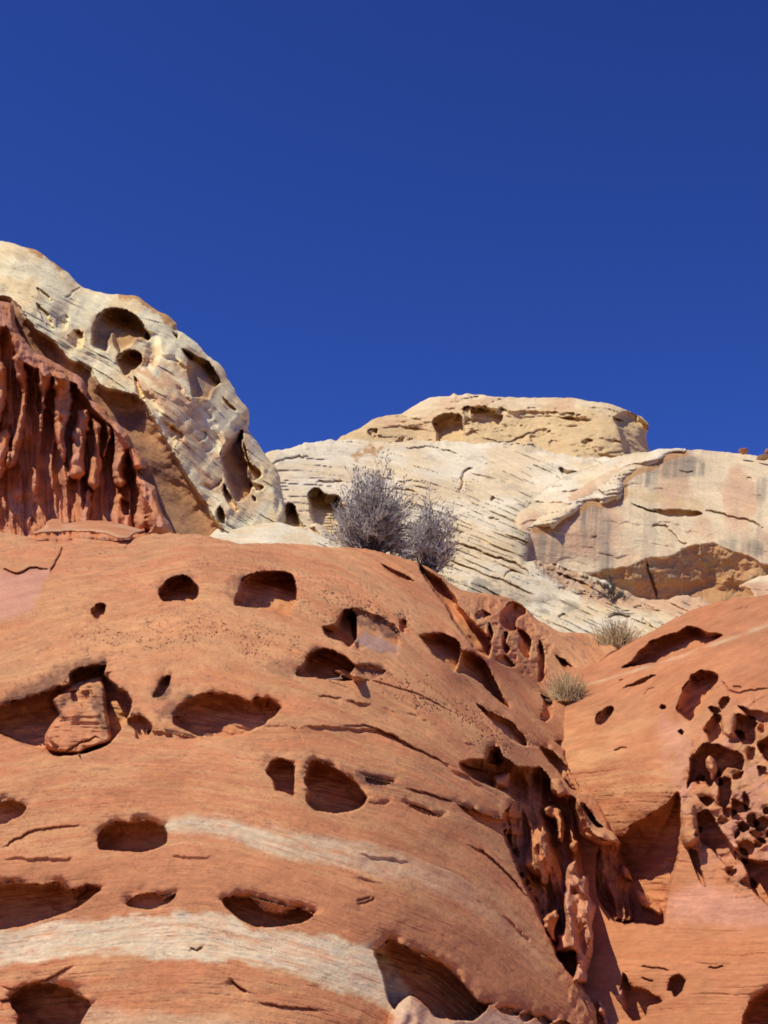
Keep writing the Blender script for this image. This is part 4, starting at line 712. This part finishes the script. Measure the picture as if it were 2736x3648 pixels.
blot = fbm(X / 60, Y / 30, None, 19, 5, .6)
pale = mixc(mixc(np.tile(np.array([.64, .50, .29]), (len(X), 1)), PEACH, sstep(-.1, .4, blot) * .6), GREY * 1.5 + .03, sstep(.1, .5, fbm(X / 50, Y / 22, None, 29, 5, .6)) * .5)
c = mixc(c, pale, b1 * (.9 - .6 * sstep(.0, .45, fbm(X / 110, mn.b / 10, None, 132, 4, .6)))); c = mixc(c, pale * 1.05, b2 * (.96 - .5 * sstep(.12, .5, fbm(X / 130, mn.b / 13, None, 131, 4, .6)))); c = mixc(c, mixc(pale, TAN, .5 * np.ones(len(X))), b3 * .7); c = mixc(c, mixc(pale, PINK * 1.2, .45 * np.ones(len(X))), b4 * .8)
c = c * (1 + .16 * fbm(X / 34, mn.b / 9, None, 83, 4, .6) + .10 * fbm(X / 120, Y / 90, None, 84, 4, .6))[:, None]
fleck = sstep(.30, .5, fbm(X / 20, mn.b / 5, None, 85, 3, .6)) * sstep(-.1, .3, fbm(X / 150, mn.b / 25, None, 86, 3))
c = mixc(c, VARN_SHADE * 2, fleck * .5 * (1 - mn.hole)); fl2 = sstep(.52, .66, noise(X / 6.5, mn.b / 4.2, None, 95) - .12 * (1 + noise(X / 120, mn.b / 14, None, 96)))
c = mixc(c, VARN_SHADE * 1.6, fl2 * .36 * (1 - mn.hole) * (1 - .75 * np.maximum(b1, b2)))
edge = np.clip(b2 * (1 - b2) * 4, 0, 1) * sstep(-10, 20, X - 1000)
c = mixc(c, GOLD, edge * .4)
c = mixc(c, PINK * 1.05, mn.mask(V(4, (-900, 215), (0, 220), (60, 230), (210, 215), (150, 320), (40, 420), (-900, 560)), 16, 12, 9) * .8)
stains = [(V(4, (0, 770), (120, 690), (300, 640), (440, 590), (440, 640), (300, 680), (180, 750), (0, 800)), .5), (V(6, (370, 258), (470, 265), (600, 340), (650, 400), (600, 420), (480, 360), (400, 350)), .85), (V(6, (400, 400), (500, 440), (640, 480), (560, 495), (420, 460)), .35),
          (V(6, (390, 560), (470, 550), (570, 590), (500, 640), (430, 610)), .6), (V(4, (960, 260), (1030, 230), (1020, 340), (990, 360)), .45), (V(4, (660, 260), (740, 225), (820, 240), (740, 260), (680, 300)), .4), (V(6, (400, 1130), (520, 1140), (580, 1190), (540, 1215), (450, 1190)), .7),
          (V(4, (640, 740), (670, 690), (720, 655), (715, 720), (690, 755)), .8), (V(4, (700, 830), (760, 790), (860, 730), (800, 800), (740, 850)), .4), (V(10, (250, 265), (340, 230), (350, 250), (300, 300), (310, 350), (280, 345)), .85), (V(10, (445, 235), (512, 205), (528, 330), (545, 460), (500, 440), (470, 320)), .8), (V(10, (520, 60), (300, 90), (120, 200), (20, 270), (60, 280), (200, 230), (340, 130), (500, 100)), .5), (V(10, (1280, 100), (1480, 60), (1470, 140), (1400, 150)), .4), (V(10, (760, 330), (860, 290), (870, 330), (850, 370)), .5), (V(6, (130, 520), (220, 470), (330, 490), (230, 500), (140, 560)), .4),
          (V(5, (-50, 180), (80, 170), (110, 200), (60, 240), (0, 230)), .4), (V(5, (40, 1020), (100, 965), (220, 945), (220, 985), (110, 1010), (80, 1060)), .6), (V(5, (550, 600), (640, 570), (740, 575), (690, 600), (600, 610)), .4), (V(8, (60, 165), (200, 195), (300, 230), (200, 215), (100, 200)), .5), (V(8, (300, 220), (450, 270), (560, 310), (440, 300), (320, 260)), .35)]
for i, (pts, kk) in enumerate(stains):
    c = mixc(c, VARN_SHADE, np.clip(mn.mask(pts, 14, 16, 20 + i, 26) * kk * 1.25, 0, .9) * np.clip(.75 + .6 * fbm(X / 14, Y / 9, None, 60 + i), 0, 1))
ash = mn.mask(V(6, (405, 400), (500, 390), (620, 450), (630, 495), (560, 490), (420, 460)), 10, 16, 40, 24)
c = mixc(c, np.array([.36, .24, .2]), ash * .6)
colm = mn.mask(V(8, (870, 520), (990, 540), (1010, 700), (980, 980), (840, 870)), 12, 8, 2) + mn.mask(V(8, (995, 840), (1080, 850), (1130, 1000), (1200, 1140), (1010, 1140)), 12, 8, 3)
c = mixc(c, PINK, np.clip(colm, 0, 1) * .6)
c = mixc(c, VARN_SHADE * 2.4, mn.pit * .75)
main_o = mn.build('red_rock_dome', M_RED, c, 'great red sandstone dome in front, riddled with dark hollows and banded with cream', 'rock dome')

# ------------------------------------------------------------------ loose red plates on top of the dome
pl = Rock(V(1, (180, 1660), (240, 1625), (250, 1600), (285, 1582), (330, 1580), (345, 1605), (400, 1598), (470, 1590), (560, 1592), (640, 1605), (720, 1625), (780, 1645), (730, 1662), (690, 1690), (640, 1688), (560, 1662), (400, 1650), (290, 1655)),
          [(130, 1890, 17.6), (250, 1870, 18.4), (400, 1860, 18.6), (500, 1890, 18.0), (350, 1895, 17.4)], [(100, 1870, 1870), (300, 1860, 1860), (500, 1880, 1860), (300, 1895, 1895)], jit=2, rim=(12, .3), skirt=1.5)
pl.relief(.5, .06, 2); pl.ledges(16, .06, 3)
ed = np.clip(1 - np.abs(pl.sd - 8) / 9, 0, 1) * (pl.Y > 1870)
pl.build('red_plate', M_RED, mixc(np.tile(RED, (len(pl.X), 1)), CREAM * .8, ed * .35), 'thin red rock plate with a pale edge lying on top of the dome at left', 'rock slab')

# ------------------------------------------------------------------ stones on the right skyline
def stone(name, cx, cy, d, wpx, hpx, col, label, seed):
    me = bpy.data.meshes.new(name); import bmesh
    bm = bmesh.new(); bmesh.ops.create_icosphere(bm, subdivisions=4, radius=1)
    sc = d / FOC
    for v in bm.verts:
        p = np.array(v.co)
        k = 1 + .45 * float(fbm(np.array([p[0] * 1.6 + seed]), np.array([p[1] * 1.6]), np.array([p[2] * 1.6]), seed, 4)[0])
        v.co = (p[0] * k * wpx * sc * .36, p[1] * k * wpx * sc * .4, p[2] * k * hpx * sc * .38)
    bm.to_mesh(me); bm.free(); me.polygons.foreach_set('use_smooth', [True] * len(me.polygons))
    o = bpy.data.objects.new(name, me); C.objects.link(o); o.location = world(cx, cy, d)
    me.materials.append(plain_material(name + '_stone', col)); o['label'] = label; o['category'] = 'rock'; o['group'] = 'loose stones on the skyline'
stone('loose_stone', 1700 + 1517 / 1.6014, 1300 + 492 / 1.6014, 53.4, 46, 24, (.42, .2, .1), 'rust coloured stone on the skyline at the right, the left one', 3)
stone('loose_stone', 1700 + 1655 / 1.6014, 1300 + 498 / 1.6014, 53.4, 26, 30, (.36, .17, .1), 'rust coloured stone on the skyline cut by the right edge', 9)
stone('loose_stone', 1700 + 1630 / 1.6014, 1300 + 527 / 1.6014, 53.0, 60, 16, (.46, .3, .18), 'flat tan stone lying below the rust coloured skyline stones', 5)

# ------------------------------------------------------------------ plants
def surf(rk, px, py): return rk.d[np.argmin((rk.X - px) ** 2 + (rk.Y - py) ** 2 + 1e9 * (rk.sd < 0))]
def sticks(name, segs, mat, parent=None):
    A = np.array([s[0] for s in segs]); B = np.array([s[1] for s in segs]); r0 = np.array([s[2] for s in segs]); r1 = np.array([s[3] for s in segs])
    D = B - A; D /= np.linalg.norm(D, axis=1, keepdims=True) + 1e-9
    u = np.cross(D, [0.3, 0.2, 0.93]); u /= np.linalg.norm(u, axis=1, keepdims=True) + 1e-9; v = np.cross(D, u)
    ring = []
    for P, r in ((A, r0), (B, r1)):
        for a in (0, 2.094, 4.189): ring.append(P + (u * math.cos(a) + v * math.sin(a)) * r[:, None])
    co = np.stack(ring, 1).reshape(-1, 3); n = len(segs)
    f = np.array([[0, 1, 4, 3], [1, 2, 5, 4], [2, 0, 3, 5]])[None] + np.arange(n)[:, None, None] * 6
    f = f.reshape(-1, 4)
    me = bpy.data.meshes.new(name); me.vertices.add(len(co)); me.vertices.foreach_set('co', co.astype(np.float32).ravel())
    me.loops.add(len(f) * 4); me.loops.foreach_set('vertex_index', f.astype(np.int32).ravel())
    me.polygons.add(len(f)); me.polygons.foreach_set('loop_start', np.arange(0, len(f) * 4, 4, dtype=np.int32)); me.update(calc_edges=True)
    me.materials.append(mat); o = bpy.data.objects.new(name, me); C.objects.link(o); o.parent = parent
    return o
M_TWIG = plain_material('grey_twigs', (.66, .62, .52)); M_WOOD = plain_material('shrub_wood', (.13, .10, .09)); M_STRAW = plain_material('dry_straw', (.72, .56, .28)); M_OLD = plain_material('old_grass', (.17, .12, .08)); M_BUD = plain_material('dull_leaves', (.20, .17, .13))
def thing(name, loc, label, cat, group=None):
    o = bpy.data.objects.new(name, None); C.objects.link(o); o.location = loc; o['label'] = label; o['category'] = cat
    o.empty_display_size = .2
    if group: o['group'] = group
    return o
def shrub(px, py, d, tips, label, r=random.Random(3), dens=1.0, group='grey shrubs on the crest', thick=.0034, small=1.0, tm=None):
    """tips: crown reach as (dx, dz) offsets in pixels from the base, the branches grow towards them"""
    sc = d / FOC; base = world(px, py, d); kz = d / 24.3 * small; thick *= kz / small
    root = thing('grey_shrub', base, label, 'shrub', group)
    wood, twig, bud = [], [], []
    V3 = lambda *a: np.array(a, float)
    for (dx, dz, wgt) in tips:
        for _ in range(max(1, int(wgt * dens))):
            end = V3(dx * sc + r.gauss(0, 16 * sc), r.gauss(0, 60 * sc), dz * sc + r.gauss(0, 14 * sc))
            st = V3(r.gauss(dx * sc * (.22 if small == 1 else .06), 10 * sc * small), r.gauss(0, 12 * sc), r.uniform(-30, 0) * sc)
            n = 7; P = [st]; bend = V3(r.gauss(0, .06), r.gauss(0, .08), .10)
            for i in range(1, n + 1):
                t = i / n; P.append(st + (end - st) * t + kz * (bend * math.sin(math.pi * t) * 1.2 + V3(r.gauss(0, .012), r.gauss(0, .012), 0)))
            for i in range(n):
                ra = (.010 * (1 - i / n) + .003) * kz; wood.append((P[i], P[i + 1], ra, ra * .8))
                if i < 1: continue
                for _k in range(3 if i < n - 1 else 5):
                    o = P[i] + (P[i + 1] - P[i]) * r.random(); dv = (P[i + 1] - P[i]); dv = dv / np.linalg.norm(dv)
                    dv = dv + V3(r.gauss(0, .5), r.gauss(0, .5), r.gauss(.35, .35)); dv /= np.linalg.norm(dv)
                    L = r.uniform(.10, .30) * kz; q = o + dv * L; mid = o + dv * L * .5 + V3(r.gauss(0, .012), r.gauss(0, .012), .012)
                    twig.append((o, mid, thick * 1.1, thick)); twig.append((mid, q, thick, thick * .7))
                    for _j in range(4):
                        a = mid + (q - mid) * r.random() if _j else o + (mid - o) * r.random()
                        e = dv + V3(r.gauss(0, .6), r.gauss(0, .6), r.gauss(.2, .5)); e /= np.linalg.norm(e)
                        l2 = r.uniform(.04, .12) * kz; b = a + e * l2; twig.append((a, b, thick * .85, thick * .55))
                        if r.random() < .35:
                            k2 = e + V3(r.gauss(0, .7), r.gauss(0, .7), .2); k2 /= np.linalg.norm(k2)
                            bud.append((b, b + k2 * .022, .004, .007)); bud.append((b + k2 * .022, b + k2 * .044, .007, .001))
    sticks('branches', wood, M_WOOD, root); sticks('twigs', twig, tm or M_TWIG, root); sticks('dry_leaves', bud, M_BUD, root)
    return root
rr = random.Random(11)
def fan(pts): return pts
# crown points measured from the base of each shrub (dx right, dz up, number of branches)
b1x, b1y = V(2, (700, 1085))[0]
def rel(bx, by, *p): return [((x - bx), (by - y), w_) for (x, y), w_ in p]
tips1 = rel(b1x, b1y, *[(V(2, a)[0], w_) for a, w_ in (((620, 620), 3), ((660, 640), 3), ((560, 720), 4), ((720, 620), 4), ((745, 660), 4), ((780, 640), 2), ((640, 740), 6), ((700, 720), 7), ((760, 740), 6), ((600, 800), 7), ((540, 830), 6), ((830, 720), 3), ((820, 800), 5), ((510, 900), 5), ((495, 980), 5), ((560, 900), 8), ((640, 850), 9), ((720, 830), 9), ((780, 860), 8),
                                                                ((850, 880), 6), ((880, 960), 6), ((860, 1040), 6), ((520, 1040), 5), ((600, 980), 8), ((680, 950), 9), ((780, 970), 8), ((720, 1020), 6), ((920, 860), 1), ((880, 800), 1), ((910, 930), 3), ((900, 1080), 5), ((870, 1110), 5), ((930, 1110), 3))])
shrub(b1x, b1y + 8, 18.6, [(a_ * (.88 if a_ < 0 else .97), b_ * .97, c_) for a_, b_, c_ in tips1], 'large bare grey shrub on the crest, the bigger left one of two', rr, .68)
b2x, b2y = V(2, (1045, 1195))[0]
tips2 = rel(b2x, b2y, *[(V(2, a)[0], w_) for a, w_ in (((970, 870), 2), ((1010, 860), 3), ((1060, 830), 4), ((1090, 810), 4), ((1130, 870), 4), ((1190, 900), 3), ((1050, 930), 7), ((1110, 940), 7), ((1180, 960), 5), ((1000, 950), 5), ((950, 1000), 6), ((1040, 1010), 8), ((1120, 1030), 8), ((1190, 1060), 5), ((920, 1070), 6), ((980, 1080), 6), ((1070, 1090), 6), ((1150, 1120), 5), ((1200, 1010), 3), ((1110, 1170), 4), ((960, 1010), 2))])
shrub(b2x, b2y + 8, 18.3, [(a_ * .82 - 6, b_ * .93, c_) for a_, b_, c_ in tips2], 'smaller bare grey shrub on the crest, right of the large one', rr, .55)
def tuft(px, py, d, wpx, hpx, n, label, seed, grey=.0):
    r = random.Random(seed); sc = d / FOC; root = thing('grass_tuft', world(px, py, d), label, 'grass tuft', 'dry grass tufts in the gully')
    a_, b_ = [], []
    for i in range(n):
        th = r.gauss(.1, .46); ph = r.uniform(-.7, .7); L = hpx * sc * (.35 + .85 * r.random() ** 1.6) * (1 - .25 * abs(th))
        st = np.array([r.gauss(0, .16) * wpx * sc, r.gauss(0, .14) * wpx * sc, -6 * sc])
        dv = np.array([math.sin(th) * wpx / hpx * 1.1, ph * .7, math.cos(th)]); P = [st]
        for k in range(3):
            dv = dv + np.array([r.gauss(0, .10), r.gauss(0, .10), -.10 + .02 * k]); P.append(P[-1] + dv / np.linalg.norm(dv) * L / 3)
        tgt = b_ if r.random() < grey else a_
        for k in range(3): tgt.append((P[k], P[k + 1], .0042 - .001 * k, .0034 - .001 * k))
        if r.random() < .5:
            e = dv + np.array([r.gauss(0, .6), r.gauss(0, .6), .2]); e /= np.linalg.norm(e); a_.append((P[2], P[2] + e * L * .22, .003, .001))
    sticks('blades', a_, M_STRAW, root)
    if b_: sticks('old_stems', b_, M_OLD, root)
x, y = V(7, (590, 425))[0]; tuft(x, y, 17.9, 150, 118, 800, 'wispy straw coloured tuft at the top of the gully, below the pale ledge', 4, .35)
x, y = V(7, (240, 790))[0]; tuft(x, y, 15.5, 112, 108, 900, 'dense straw tuft wedged where the two red rocks meet', 5, .18)
x, y = V(3, (770, 1330))[0]
shrub(x, y, 36.0, [(-40, 22, 2), (-20, 30, 2), (15, 30, 2), (40, 20, 2), (0, 18, 2), (-60, 12, 1)], 'low dark twiggy shrub at the foot of the big pale slab', rr, 1.0, 'grey shrubs on the crest', .004, .38, M_WOOD)

# ------------------------------------------------------------------ a bleached stick in one of the hollows
x, y = V(6, (290, 634))[0]
r3 = random.Random(2); bp_ = world(x, y, surf(main, x, y + 10) - .02)
st = sticks('dry_stick', [(np.array([-.055, 0, .0]), np.array([.0, 0, .006]), .007, .009), (np.array([.0, 0, .006]), np.array([.06, .01, .012]), .009, .006), (np.array([.035, .0, .01]), np.array([.055, -.01, .035]), .005, .003)], plain_material('bleached_wood', (.6, .5, .4)))
st.location = bp_; st['label'] = 'short bleached stick lying on the lip of a dome hollow'; st['category'] = 'stick'
